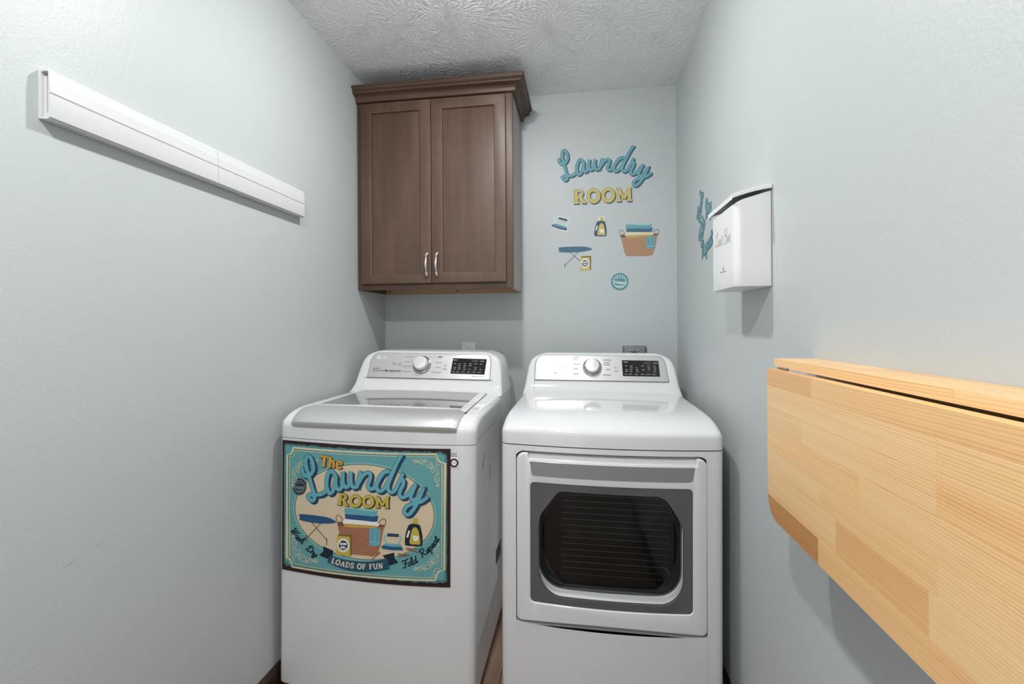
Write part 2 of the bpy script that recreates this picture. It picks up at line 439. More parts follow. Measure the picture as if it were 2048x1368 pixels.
# brush lettering (x right, y up, unit height)
SCRIPT = {
 'W': (1.0, [[(0,.8),(.08,.95),(.16,.8),(.14,.2),(.24,0),(.42,.4),(.55,.95),(.52,.25),(.62,0),(.82,.4),(.92,.95),(1.0,.9)]]),
 'a': (.62, [[(.5,.4),(.3,.48),(.08,.3),(.1,.05),(.25,0),(.42,.15),(.5,.45),(.48,.1),(.56,0),(.68,.1)]]),
 's': (.45, [[(0,.06),(.2,.35),(.3,.52),(.33,.38),(.42,.2),(.38,.03),(.2,0),(.1,.08)]]),
 'h': (.58, [[(0,.1),(.25,.6),(.32,.95),(.22,1),(.14,.7),(.08,0),(.15,.25),(.35,.47),(.47,.4),(.44,.1),(.52,0),(.64,.1)]]),
 'D': (1.0, [[(.34,.85),(.27,.1),(.12,.0),(.05,.1),(.3,.05),(.6,.0),(.95,.3),(.9,.75),(.55,1),(.2,.95),(.05,.75),(.12,.65)]]),
 'r': (.5, [[(0,.1),(.12,.4),(.18,.55),(.24,.45),(.42,.42),(.38,.12),(.46,0),(.56,.1)]]),
 'y': (.55, [[(.05,.45),(.08,.1),(.2,0),(.38,.2),(.48,.48),(.4,-.1),(.2,-.42),(.05,-.35),(.15,-.15),(.6,.12)]]),
 'F': (.8, [[(.0,.85),(.15,1),(.5,.92),(1,1)], [(.55,.95),(.45,.4),(.35,.05),(.15,0),(.05,.12)], [(.25,.5),(.7,.52)]]),
 'o': (.52, [[(.35,.47),(.12,.4),(.05,.15),(.2,0),(.42,.1),(.46,.35),(.33,.47),(.58,.4)]]),
 'l': (.34, [[(0,.1),(.25,.6),(.3,.95),(.2,1),(.12,.6),(.12,.1),(.22,0),(.36,.1)]]),
 'd': (.64, [[(.48,.42),(.3,.48),(.08,.3),(.1,.05),(.25,0),(.42,.15),(.55,.6),(.6,1),(.52,.3),(.52,.08),(.6,0),(.7,.1)]]),
 'R': (.95, [[(.32,.95),(.27,.4),(.17,0),(.06,.06)], [(.03,.78),(.2,1),(.65,1),(.8,.77),(.6,.52),(.32,.5),(.55,.2),(.75,0),(.95,.1)]]),
 'e': (.46, [[(0,.1),(.3,.22),(.42,.38),(.3,.48),(.12,.35),(.1,.1),(.25,0),(.48,.12)]]),
 'p': (.58, [[(0,.1),(.15,.47),(.1,0),(.03,-.42)], [(.1,.1),(.3,.47),(.48,.4),(.45,.08),(.25,0),(.12,.1)], [(.45,.05),(.6,.1)]]),
 't': (.4, [[(0,.1),(.2,.5),(.27,.85),(.18,.2),(.25,0),(.42,.12)], [(.05,.55),(.42,.58)]]),
 'L': (.8, [[(.12,.62),(.05,.75),(.15,.8),(.45,.85),(.52,1),(.38,1.02),(.28,.6),(.25,.2),(.1,.03),(.03,.1),(.2,.12),(.5,0),(.82,.1)]]),
 'i': (.34, [[(0,.1),(.13,.46),(.1,.1),(.2,0),(.36,.12)], [(.17,.64),(.18,.68)]]),
 'n': (.62, [[(0,.1),(.12,.47),(.08,0),(.15,.25),(.32,.47),(.45,.4),(.43,.1),(.52,0),(.64,.1)]]),
 'B': (.8, [[(.2,.95),(.17,0)], [(.03,.8),(.3,1),(.62,.95),(.62,.65),(.25,.52),(.68,.45),(.68,.08),(.3,0),(.08,.08)]]),
 ' ': (.5, []),
}
# slab lettering: polylines with (thick or thin) stroke
def ellp(cx, cy, rx, ry, a0=0, a1=360, n=20): return [(cx + rx * math.cos(math.radians(a0 + (a1 - a0) * i / n)), cy + ry * math.sin(math.radians(a0 + (a1 - a0) * i / n))) for i in range(n + 1)]
SLAB = {
 'R': (1.0, [([(.24,.05),(.24,.95)], 1), ([(.2,.93),(.52,.93),(.68,.86),(.72,.73),(.66,.58),(.5,.5),(.24,.5)], .62), ([(.48,.5),(.62,.3),(.76,.07)], 1), ([(.04,.05),(.44,.05)], .55), ([(.04,.95),(.3,.95)], .55), ([(.64,.05),(.98,.05)], .55)]),
 'O': (1.05, [(ellp(.52,.5,.38,.44,0,360,26), .95)]),
 'M': (1.2, [([(.22,.05),(.22,.95)], .8), ([(.24,.92),(.6,.2)], .8), ([(.6,.2),(.96,.92)], .8), ([(.98,.95),(.98,.05)], 1), ([(.05,.05),(.4,.05)], .55), ([(.8,.05),(1.16,.05)], .55), ([(.05,.95),(.26,.95)], .55), ([(.94,.95),(1.16,.95)], .55)]),
 'T': (.85, [([(.43,.05),(.43,.92)], 1), ([(.06,.93),(.8,.93)], .6), ([(.07,.93),(.07,.72)], .4), ([(.79,.93),(.79,.72)], .4), ([(.24,.05),(.62,.05)], .5)]),
 'h': (.82, [([(.2,.05),(.2,.97)], .95), ([(.2,.45),(.38,.62),(.56,.58),(.6,.42),(.6,.05)], .85), ([(.05,.05),(.36,.05)], .45), ([(.46,.05),(.78,.05)], .45), ([(.05,.97),(.2,.97)], .45)]),
 'e': (.72, [([(.12,.34),(.6,.36)], .4), ([(.6,.36),(.55,.56),(.36,.64),(.16,.55),(.09,.33),(.16,.11),(.36,.03),(.56,.1),(.63,.18)], .8)]),
 'L': (.82, [([(.24,.05),(.24,.95)], 1), ([(.05,.95),(.44,.95)], .5), ([(.05,.05),(.74,.05)], .5), ([(.74,.05),(.74,.3)], .45)]),
 'A': (1.0, [([(.18,.05),(.48,.93)], .6), ([(.5,.93),(.8,.05)], 1), ([(.3,.33),(.68,.33)], .45), ([(.03,.05),(.34,.05)], .5), ([(.62,.05),(.98,.05)], .5)]),
 'D': (1.0, [([(.24,.05),(.24,.95)], 1), ([(.05,.94),(.5,.94),(.78,.8),(.86,.5),(.78,.2),(.5,.06),(.05,.06)], .65)]),
 'S': (.75, [([(.62,.75),(.55,.9),(.36,.96),(.16,.88),(.12,.7),(.24,.56),(.5,.46),(.62,.3),(.58,.1),(.36,.03),(.16,.1),(.1,.26)], .75), ([(.64,.95),(.64,.7)], .4), ([(.09,.05),(.09,.3)], .4)]),
 'F': (.82, [([(.24,.05),(.24,.95)], 1), ([(.05,.95),(.72,.95)], .5), ([(.73,.95),(.73,.72)], .45), ([(.24,.5),(.56,.5)], .5), ([(.56,.6),(.56,.4)], .4), ([(.05,.05),(.44,.05)], .5)]),
 'U': (1.0, [([(.22,.95),(.22,.35),(.32,.1),(.54,.04),(.72,.12),(.8,.35),(.8,.95)], .8), ([(.04,.95),(.4,.95)], .5), ([(.66,.95),(.96,.95)], .5)]),
 'N': (1.05, [([(.22,.05),(.22,.93)], .6), ([(.2,.95),(.8,.05)], 1), ([(.82,.05),(.82,.95)], .6), ([(.04,.05),(.4,.05)], .5), ([(.04,.95),(.26,.95)], .5), ([(.66,.95),(.98,.95)], .5)]),
 'B': (.9, [([(.22,.05),(.22,.95)], 1), ([(.05,.94),(.5,.94),(.66,.84),(.62,.6),(.3,.52),(.66,.42),(.7,.18),(.5,.06),(.05,.06)], .6)]),
 'K': (1.0, [([(.22,.05),(.22,.95)], 1), ([(.8,.95),(.3,.5),(.84,.05)], .8)]),
 'I': (.5, [([(.25,.05),(.25,.95)], 1), ([(.08,.95),(.42,.95)], .4), ([(.08,.05),(.42,.05)], .4)]),
 'G': (1.0, [([(.8,.72),(.66,.9),(.45,.95),(.2,.8),(.13,.5),(.2,.2),(.45,.05),(.7,.12),(.78,.28),(.78,.42),(.5,.42)], .8)]),
 ' ': (.5, []),
}

def letters(art, font, word, path, size, passes, slant=0.0, gap=0.06, ydown=True, stretch=None):
    """set a word along a baseline path; passes = [(dx, dy, extra width, material)], stroke width in first entry of size tuple"""
    hgt, wd = size
    P = [Vector(p) for p in path]; cum = [0]
    for i in range(1, len(P)): cum.append(cum[-1] + (P[i] - P[i - 1]).length)
    L = cum[-1]; tot = sum(font[c][0] + gap for c in word) - gap
    k = (L / tot) if stretch is None else stretch
    def at(s):
        s = max(0, min(L, s)); i = 0
        while i < len(cum) - 2 and cum[i + 1] < s: i += 1
        t = (P[i + 1] - P[i]).normalized(); return P[i] + t * (s - cum[i]), t
    glyphs = []; s0 = 0
    for c in word:
        adv, st = font[c]
        mid, t = at((s0 + adv / 2) * k); up = Vector((t.y, -t.x)) if ydown else Vector((-t.y, t.x))
        for q in st:
            pts, wk = (q if font is SLAB else (q, 1))
            glyphs.append(([tuple(mid + t * ((x - adv / 2) * k + slant * y * hgt) + up * (y * hgt)) for x, y in pts], wk))
        s0 += adv + gap
    for dx, dy, ex, m in passes:
        for pts, wk in glyphs:
            art.stroke(pts, wd * wk + ex, m, smooth=(5 if font is SCRIPT else 0), cap=(font is SCRIPT), dx=dx, dy=dy)

# ------------------------------------------------------------------ room shell
YF = -3.35
def slab_struct(name, b, m): return struct(obj(name, box(*b), m, smooth=0))
slab_struct('wall_left', (-.1, YF - .1, 0, 0, .1, H), M_wall_l)
slab_struct('wall_right', (W, YF - .1, 0, W + .1, .1, H), M_wall)
slab_struct('wall_back', (0, 0, 0, W, .1, H), M_wall)
wf = joinvf(box(0, YF - .1, 0, .06, YF, H), box(.87, YF - .1, 0, W, YF, H), box(.06, YF - .1, 2.06, .87, YF, H))   # unseen doorway opening added behind the camera to let fill light in
struct(obj('wall_front', wf, M_wall, smooth=0))
slab_struct('ceiling', (-.1, YF - .1, H, W + .1, .1, H + .1), M_ceil)
floor = slab_struct('floor', (-.1, YF - .1, -.1, W + .1, .1, -.012), M_gap)
pw = 0.127
i = 0; x = 0.0
while x < W:
    y = YF + (-(i * .53) % 1.2) - 1.2
    while y < 0:
        a, b_ = max(y, YF), min(y + 1.2, 0)
        if b_ - a > .02: obj('plank', box(x + .0008, a + .0008, -.012, min(x + pw, W) - .0008, b_ - .0008, 0, .0012, 1), M_floor, floor, smooth=0)
        y += 1.2
    x += pw; i += 1
def baseboard(name, p0, p1, nrm):
    prof = [(0, 0), (.014, 0), (.014, .068), (.011, .078), (.006, .083), (0, .083)]
    rows = [[Vector((p[0] + nrm[0] * d, p[1] + nrm[1] * d, z)) for d, z in prof] for p in (p0, p1)]
    return struct(obj(name, loft(rows, True, True, True), M_base, smooth=0))
baseboard('baseboard_left', (0, YF), (0, -.0142), (1, 0))
baseboard('baseboard_right', (W, YF), (W, -.0142), (-1, 0))
baseboard('baseboard_back', (0, 0), (W, 0), (0, -1))

# ------------------------------------------------------------------ ceiling lamps (just above the frame)
for k, (lx, ly) in enumerate(LAMPS):
    t = thing('ceiling_lamp', ['round white ceiling lamp with a small lit dome above the washer and dryer', 'round white ceiling lamp with a small lit dome nearer the added doorway opening'][k], 'lamp', (lx, ly, H))
    obj('base_plate', lathe((lx, ly, H), (0, 0, -1), [(.001, 0), (.066, 0), (.066, .012), (.062, .017), (.05, .019), (.001, .019)], cap=False), M_plastic, t)
    obj('dome', lathe((lx, ly, H - .019), (0, 0, -1), [(.042 * math.cos(a), .016 * math.sin(a)) for a in [math.pi / 2 * j / 8 for j in range(8)]] + [(.0005, .016)], n=24, cap=False), M_lamp[k], t)

# ------------------------------------------------------------------ wall cabinet
CY, CW, CB, CT = -.3162, .7507, 1.4215, 2.318
cab = thing('wall_cabinet', 'dark stained wooden two-door wall cabinet with crown molding, above the washing machine', 'cabinet', (CW / 2, 0, CB))
ff = .019
fm = lambda y0: (lambda u, v, h: Vector((u, y0 - h, v)))
obj('side_panel', box(0.002, CY + ff, CB, .017, -.002, 2.37, .0006, 1), M_woodv, cab, smooth=0)
o = obj('side_panel', box(CW - .016, CY + ff, CB, CW, -.002, 2.37, .0006, 1), M_side, cab, smooth=0); o['label'] = 'plain grey-taupe right side'
obj('bottom_panel', box(.017, CY + ff, CB + .03, CW - .016, -.002, CB + .042), M_raw, cab, smooth=0)
obj('back_panel', box(.017, -.012, CB + .042, CW - .016, -.002, 2.36), M_raw, cab, smooth=0)
rail = obj('nailer_rail', box(.017, -.021, CB - .002, CW - .016, -.003, CB + .03, .001, 1), M_raw, cab, smooth=0)
rail['label'] = 'unfinished pale rail under the cabinet'
for sx in (.0355, .409): obj('screw_hole', lathe((sx, -.0212, 1.4325), (0, -1, 0), [(.0045, 0), (.0042, .0012), (.001, .0012)], 12), M_base, rail)
fo = rrect(.001, CB, CW, CT, .001, 1); fh = rrect(.04, CB + .035, CW - .042, CT - .04, .001, 1)
obj('face_frame', plate(fo, [fh], 0, ff, fm(CY + ff), .0012, back=True), M_woodv, cab)
obj('top_panel', box(.017, CY + ff, 2.355, CW - .016, -.002, 2.367), M_woodh, cab, smooth=0)
# crown molding swept along the front and the right return
cp = [(0, -.060), (.011, -.060), (.0145, -.057), (.016, -.052), (.0155, -.048), (.0165, -.044), (.021, -.0385), (.0275, -.034), (.036, -.031), (.0425, -.0295), (.0455, -.0275), (.0465, -.0245), (.045, -.0215), (.0425, -.0205), (.0425, -.0185), (.047, -.0165), (.0515, -.0125), (.0545, -.0075), (.0552, -.0045), (.0585, -.004), (.0595, -.0015), (.0585, .002), (0, .002)]
ct = 2.37
rows = []
for st in range(3):
    rw = []
    for d, z in cp:
        if st == 0: p = (0.002, CY - d, ct + z)
        elif st == 1: p = (CW + d, CY - d, ct + z)
        else: p = (CW + d, -.001, ct + z)
        rw.append(Vector(p))
    rows.append(rw)
obj('crown_molding', loft(rows, True, True, True), M_crown, cab, 28)
def cab_door(x0, x1, z0, z1, pull_x):
    d0 = CY - .0005
    st = .0535
    dr = obj('door', plate(rrect(x0, z0, x1, z1, .0015, 1), [rrect(x0 + st, z0 + st - .006, x1 - st, z1 - st + .006, .0005, 1)], 0, .0195, fm(d0), .0022, hole_bev=.0045), M_woodv, cab)
    p0x, p1x, p0z, p1z = x0 + st, x1 - st, z0 + st - .006, z1 - st + .006
    obj('door_panel', plate(rrect(p0x - .004, p0z - .004, p1x + .004, p1z + .004, .0005, 1), [], 0.001, .010, fm(d0), .001), M_woodv, dr)
    # arched pull with curled ends
    ys = d0 - .0195
    pts, rr = [], []
    for q in range(25):
        a = q / 24; zz_ = 1.4845 + a * .096
        out = .004 + .024 * math.sin(math.pi * min(1, max(0, a))) ** .55
        pts.append((pull_x, ys - out, zz_)); rr.append(.0042 + .0026 * math.sin(math.pi * a) ** 2)
    vf = [tube(pts, rr, 12)]
    for zz_ in (1.4845, 1.5805):
        vf.append(lathe((pull_x, ys, zz_), (0, -1, 0), [(.0065, 0), (.0068, .003), (.0055, .006), (.0065, .009), (.0062, .013), (.002, .0155)], 16))
    for zz_ in (1.4905, 1.5745): vf.append(lathe((pull_x - .006, ys - .016, zz_), (1, 0, 0), [(.001, 0), (.006, .001), (.007, .006), (.006, .011), (.001, .012)], 14))
    obj('handle', joinvf(*vf), M_nickel, dr, 50)
cab_door(.0265, .3705, 1.4485, 2.300, .3530)
cab_door(.3730, .7215, 1.4485, 2.2985, .4005)

# ------------------------------------------------------------------ laundry machines
MW, HW, BULGE, SEAM = .686, .343, .03, .866
def machine_tools(xl, yf):
    xc = xl + HW
    def bulge(x): t = (x - xc) / HW; return BULGE * max(0.0, 1 - t * t)
    return xc, bulge, (lambda u, v, h: Vector((u, yf - bulge(u) - h, v)))

def fillet(a, r): return 0.0 if a >= r else r - math.sqrt(max(0, r * r - (r - a) ** 2))
INS = [0, .0015, .004, .008, .013, .019, .026, .05]
def xstations(): return INS + [.05 + (MW - .1) * k / 14 for k in range(1, 14)] + [MW - a for a in INS[::-1]]

def machine_cover(xl, yf, prof, yback):
    xc, bulge, _ = machine_tools(xl, yf)
    rows = []
    for (y, z) in prof:
        row = []
        for a in xstations():
            x = xl + a; e = min(a, MW - a); t = (x - xc) / HW
            wgt = min(1, max(0, (-.5 - y) / .4)); wgt = wgt * wgt * (3 - 2 * wgt)
            top = min(1, max(0, (z - .9) / .05))
            yy = max(y, yf + fillet(e, .022)) - bulge(x) * wgt
            zz_ = max(SEAM, z + .006 * (1 - t * t) * top - fillet(e, .024) * min(1, (z - SEAM) / .03))
            row.append(Vector((x, yy, zz_)))
        row.insert(0, Vector((row[0].x, row[0].y, SEAM))); row.append(Vector((row[-1].x, row[-1].y, SEAM)))
        rows.append(row)
    return loft(rows)

def body_outline(xl, yf, yb, inset=0.0):
    """plan of a cabinet, from back left along the left side, the bulged front and back again"""
    xc, bulge, _ = machine_tools(xl, yf)
    pts = [(xl + inset, yb), (xl + inset, yf + .022)]
    for a in INS[1:]: pts.append((xl + max(a, inset), yf + fillet(a, .022) - bulge(xl + a) + inset))
    return pts, [(2 * xc - x, y) for x, y in pts[::-1]]

CONS = [(.938, -.370, .343), (.944, -.356, .3425), (.953, -.344, .3415), (.966, -.330, .339), (.985, -.3175, .336), (.9995, -.3115, .334), (1.0, -.310, .334), (1.03, -.2947, .330), (1.06, -.2794, .325), (1.08, -.2692, .318), (1.092, -.2632, .309), (1.101, -.2575, .297), (1.108, -.252, .283), (1.1135, -.245, .268), (1.117, -.236, .252), (1.118, -.226, .245)]
def console(xc, dy, dz, yb):
    rows = []
    for z, y, hw in CONS:
        r = .016; half = [(hw, yb), (hw, y + dy + r)]
        for k in range(1, 6): a = math.pi / 2 * k / 5; half.append((hw - r * (1 - math.cos(a)), y + dy + r - r * math.sin(a)))
        hi = min(.2925, hw - r - .004); push = .0065 if z < .9997 else 0.0002
        half += [(hi + .0025, y + dy), (hi, y + dy + push)]
        rows.append([Vector((xc - hx, hy, z + dz)) for hx, hy in half] + [Vector((xc + hx, hy, z + dz)) for hx, hy in half[::-1]])
    return loft(rows, False, True, True)

def panel_map(xc, dy, dz):
    A = Vector((0, -.31 + dy, 1.0 + dz)); e = Vector((0, .055, .108)).normalized(); n = Vector((0, -e.z, e.y))
    return lambda u, v, h: Vector((xc + u, A.y, A.z)) + e * v + n * h, n

def knob(parent, pm, n, u, v, r_ring, r_cap):
    c = pm(u, v, .002)
    o = obj('knob_ring', lathe(c, n, [(r_ring, 0), (r_ring, .004), (r_ring * .95, .0085), (r_ring * .86, .010), (r_ring * .80, .008), (r_ring * .78, .003), (.002, .003)], 48), M_chrome, parent)
    k = obj('knob', lathe(c, n, [(r_cap, .003), (r_cap, .026), (r_cap * .97, .030), (r_cap * .9, .033), (r_cap * .5, .0345), (.001, .035)], 48), M_knob, parent)
    return k
M_knob = mat('satin knob', (0.80, 0.80, 0.80), 0.28, metal=0.5, srgb=False)

def dashes(art, x, y, w, h, m, n):
    """a line of print too small to read"""
    for k in range(n):
        ww = w / n; art.fill([(x + k * ww, y), (x + (k + .78) * ww, y), (x + (k + .78) * ww, y + h), (x + k * ww, y + h)], m); art.h -= art.eps

def display(parent, pm, quad, groups):
    d = obj('display', plate(quad, [], .0015, .0028, pm, .0003), M_black, parent, 0)
    a = Art(pm, base=.0029)
    x0, y0 = quad[0]; x1, y1 = quad[1][0], quad[3][1]; wx, wy = x1 - x0, y1 - y0
    rnd = random.Random(groups)
    for fx in (.07, .2, .36, .52, .68, .84):
        for fy in (.62, .5, .38, .27):
            if rnd.random() < .85: dashes(a, x0 + fx * wx, y0 + fy * wy, wx * rnd.uniform(.05, .085), wy * .04, M_inkl, rnd.choice((3, 4, 5)))
        dashes(a, x0 + (fx - .03) * wx, y0 + .1 * wy, wx * .09, wy * .038, M_inkl, 4)
    dashes(a, x0 + .04 * wx, y0 + .85 * wy, wx * .12, wy * .06, M_inkl, 5); dashes(a, x0 + .84 * wx, y0 + .80 * wy, wx * .12, wy * .05, M_inkl, 5)
    a.fill([(x0 + .58 * wx, y0 + .76 * wy), (x0 + .78 * wx, y0 + .76 * wy), (x0 + .78 * wx, y0 + .9 * wy), (x0 + .58 * wx, y0 + .9 * wy)], M_lcd)
    for fx in (.17, .33, .49, .63, .80): a.fill([(x0 + fx * wx, y0 + .06 * wy), (x0 + (fx + .004) * wx, y0 + .06 * wy), (x0 + (fx + .004) * wx, y0 + .17 * wy), (x0 + fx * wx, y0 + .17 * wy)], M_inkl); a.h -= a.eps
    a.done('display_print', d)['kind'] = 'stuff'
M_lcd = mat('unlit number window', (0.05, 0.05, 0.055), 0.2, srgb=False)
M_emb = mat('silver emblem', (0.85, 0.85, 0.85), 0.3, srgb=False)

def brand_mark(art, u, v, r, m):
    """round face mark followed by two capital letters"""
    art.stroke([(u + r * .8 * math.cos(t), v + r * .8 * math.sin(t)) for t in [math.radians(60 + 300 * k / 20) for k in range(21)]], r * .38, m)
    art.stroke([(u + .05 * r, v + r * .4), (u + .05 * r, v - r * .35), (u + r * .35, v - r * .35)], r * .2, m, cap=False)
    art.fill(ell(u - r * .35, v + r * .3, r * .16, r * .16, 10), m)
    art.text('LG', u + r * 1.5, v - r * .75, r * 2.1, m, 'LEFT')

# ---- washing machine
WXL, WYF = .0277, -.9576
wxc, wbulge, wmap = machine_tools(WXL, WYF)
wm = thing('washing_machine', 'white top-loading washing machine with a colorful sign on its front, left of the dryer', 'washing machine', (wxc, -.58, 0))
L, Rr_ = body_outline(WXL, WYF, -.215)
full = L + [(wxc + d, WYF - wbulge(wxc + d)) for d in frange(-.29, .29, 14)] + Rr_
rows = [[Vector((x, y, z)) for x, y in full] for z in (.0305, SEAM - .0035)]
rows.insert(0, [Vector((wxc + (x - wxc) * .985, -.58 + (y + .58) * .985, .024)) for x, y in full])
rows.append([Vector((wxc + (x - wxc) * .99, -.58 + (y + .58) * .99, SEAM - .001)) for x, y in full])
body = obj('body', loft(rows, True, True, True), M_white, wm)
for fx in (WXL + .06, WXL + MW - .06):
    for fy in (-.88, -.28): obj('foot', lathe((fx, fy, .0), (0, 0, 1), [(.028, 0), (.028, .010), (.014, .013), (.014, .03)], 16), M_dark, wm)
# side relief: pressed line, slots and hand hold
sx_ = WXL + MW
sm = lambda u, v, h: Vector((sx_ + h, u, v))
obj('side_relief', plate(rrect(-.765, .20, -.735, .685, .008), [rrect(-.7635, .2015, -.7365, .6835, .007)], -.001, .0007, sm, .0004), M_white, wm)
obj('side_slot', plate([(-.8215, .802), (-.8175, .802), (-.853, .7556), (-.860, .7556)], [], -.0005, .0004, sm), M_dark, wm, 0)
obj('side_slot', plate(rrect(-.7195, .6833, -.714, .7297, .002), [], -.0005, .0004, sm), M_dark, wm, 0)
obj('side_handhold', plate(rrect(-.575, .285, -.46, .345, .008), [], -.0005, .0006, sm), M_dark, wm, 0)
WPROF = [(WYF, SEAM), (WYF - .001, .880), (WYF - .001, .902), (WYF + .002, .914), (WYF + .012, .926), (WYF + .032, .9375), (WYF + .062, .947), (WYF + .10, .9525), (WYF + .16, .9535), (-.60, .9535), (-.45, .9535), (-.40, .9535), (-.215, .9535)]
obj('top_cover', machine_cover(WXL, WYF, WPROF, -.2), M_white, wm, 40)
# lid on top: frame, glass, silver handle strip
def ltop(u, v, h):
    t = (u - wxc) / HW; return Vector((u, v - wbulge(u) * .55 * min(1, max(0, (-.6 - v) / .25)), .9535 + .006 * (1 - t * t) + h))
lid_poly = [(.082, -.452), (.6485, -.452), (.6625, -.872), (.078, -.872)]
glass_poly = [(.1, -.466), (.618, -.466), (.634, -.838), (.1035, -.838)]
lc = frange(.1, .64, 12)
lid = obj('lid', plate(lid_poly, [glass_poly], -.002, .0055, ltop, .002, cuts=lc), M_white, wm)
obj('lid_glass', plate(offset(ccw(glass_poly), .0005), [], -.001, .0042, ltop, 0, cuts=lc), M_smoke, lid)
gl = obj('lid_gap', plate([(.0805, -.4505), (.6505, -.4505), (.6645, -.885), (.0765, -.885)], [], -.003, .0004, ltop, 0, cuts=lc), M_dark, lid, 0)  # dark sheet stands in for the shade in the gap around the lid
hp = [(-.868, .9588, 1), (-.871, .962, .999), (-.90, .9615, .995), (-.928, .957, .99), (-.950, .950, .985), (-.968, .940, .98), (-.979, .931, .977), (-.985, .9245, .974), (-.9845, .9175, .971), (-.978, .909, .967), (-.970, .9015, .962), (-.955, .896, .957)]
rows = []
for y, z, k in hp:
    x0, x1 = .078 + (1 - k) * .14, .6625 - (1 - k) * .32; row = []
    for q in range(25):
        f = q / 24; x = x0 + (x1 - x0) * f; e = min(f, 1 - f) * (x1 - x0)
        row.append(Vector((x, y + .012 - wbulge(x) * .95 + fillet(e, .012) * .6, z - .001 + .004 * (1 - ((x - wxc) / HW) ** 2) - fillet(e, .010) * .5)))
    rows.append(row)
hv, hf = loft(rows); n_ = len(rows[0])
endl = [r[0] for r in rows] + [Vector((rows[0][0].x, -.90, .92))]; endr = [r[-1] for r in rows] + [Vector((rows[0][-1].x, -.90, .92))]
obj('lid_handle', joinvf((hv, hf), (endl, [tuple(range(len(endl)))]), (endr, [tuple(range(len(endr)))])), M_silver, lid, 40)['label'] = 'satin silver handle strip'
# console
WDY, WDZ = -.11, .012
obj('console', console(wxc, WDY, WDZ, -.2), M_white, wm, 40)
pmw, nw = panel_map(wxc, WDY, WDZ)
po = [(-.284, -.0005)] + [(-.2835, .066)] + catmull([(-.2825, .08), (-.2745, .103), (-.262, .1165), (-.245, .1205)], 5) + catmull([(.253, .1185), (.2695, .114), (.279, .1), (.2832, .08)], 5) + [(.2845, -.0005)]
po = [(x * .99, y) for x, y in po]
obj('panel_rim', plate([(x * 1.0075, y * 1.018 - .0008) for x, y in po], [], -.004, .0006, pmw, .0003), M_ink, wm, 0)
wp = obj('control_panel', plate(po, [], -.001, .0018, pmw, .0012), M_panel, wm); wp['label'] = 'brushed silver control panel'
knob(wp, pmw, nw, -.0335, .063, .0425, .032)
display(wp, pmw, [(.1035, .0245), (.2575, .0225), (.2615, .0965), (.1065, .0985)], 3)
a = Art(pmw, base=.0019)
brand_mark(a, -.2465, .098, .0095, M_emb)
for s, x, y in (('Normal', -.0902, .0992), ('Heavy Duty', -.0796, .0758), ('Speed Wash', -.0815, .0522), ('Waterproof', -.0819, .028)):
    a.text(s, x, y, .0085, M_ink, 'RIGHT', .95)
for s, x, y in (('Delicates', .0293, .0735), ('Bedding', .030, .0492), ('Downloaded', .0178, .026)): a.text(s, x, y, .0085, M_ink, 'LEFT', .95)
dashes(a, .0356, .1015, .02, .005, M_ink, 4); a.stroke([(.034, .0995), (.058, .0995)], .0007, M_ink)
a.stroke([(-.088, .1015), (-.056, .1008)], .0005, M_ink); a.stroke([(-.012, .1008), (.032, .1015)], .0005, M_ink)
a.fill([(.071, .0575), (.071, .0655), (.0765, .0615)], M_ink); a.stroke([(.0785, .0575), (.0785, .0655)], .001, M_ink); a.stroke(ell(.0745, .0615, .0115, .0115, 24), .0005, M_inkl, True)
dashes(a, .0665, .043, .017, .0032, M_ink, 5)
a.stroke([(-.1655 + .006 * math.cos(t), .067 + .006 * math.sin(t)) for t in frange(2.2, 7.2, 12)], .0012, M_ink); a.stroke([(-.1655, .066), (-.1655, .075)], .0012, M_ink); a.stroke(ell(-.1387, .0655, .0066, .0066, 20), .0012, M_ink, True)
a.text('Direct Drive', -.2615, .028, .0125, M_ink, 'LEFT', .85); dashes(a, -.2615, .0405, .027, .0035, M_ink, 5)
a.fill(ell(-.1965, .032, .0075, .0055, 14), M_ink); dashes(a, -.183, .029, .022, .006, M_ink, 4); dashes(a, -.158, .030, .031, .0045, M_ink, 5); a.stroke([(-.183, .026), (-.127, .026)], .0007, M_ink)
a.fill(ell(.2105, .0128, .003, .003, 10), M_ink); dashes(a, .216, .011, .041, .0032, M_inkl, 9)
a.done('panel_print', wp)['kind'] = 'stuff'
# energy label half covered by the sign
stm = lambda u, v, h: Vector((u, WYF - wbulge(u) - .0004 - h, v))
st = Art(stm, eps=2e-5, base=.0001); st.cut = .02
M_paper = mat('label paper', (.82, .82, .82), .5, srgb=False)
st.fill([(.600, .8455), (.6615, .8445), (.6615, .7890), (.600, .7905)], M_paper)
st.stroke([(.601, .8445), (.6605, .8435), (.6605, .79), (.601, .7915)], .0008, M_inkl, True)
st.stroke(ell(.6455, .8085, .0115, .0115, 28), .0052, M_dark, True); st.text('MHW', .6455, .8068, .005, M_ink)
dashes(st, .632, .8375, .024, .0022, M_ink, 7); dashes(st, .632, .829, .025, .0032, M_ink, 6); dashes(st, .636, .7935, .022, .002, M_ink, 8); dashes(st, .634, .8345, .02, .0018, M_ink, 6)
st.done('energy_label', body)
WT, DT = math.radians(.75), math.radians(.30)
def settle(o, a): o.rotation_euler = (0, a, 0); o.location.x -= .62 * math.sin(a); o.location.z += .0045 * (a / WT)
settle(wm, WT)

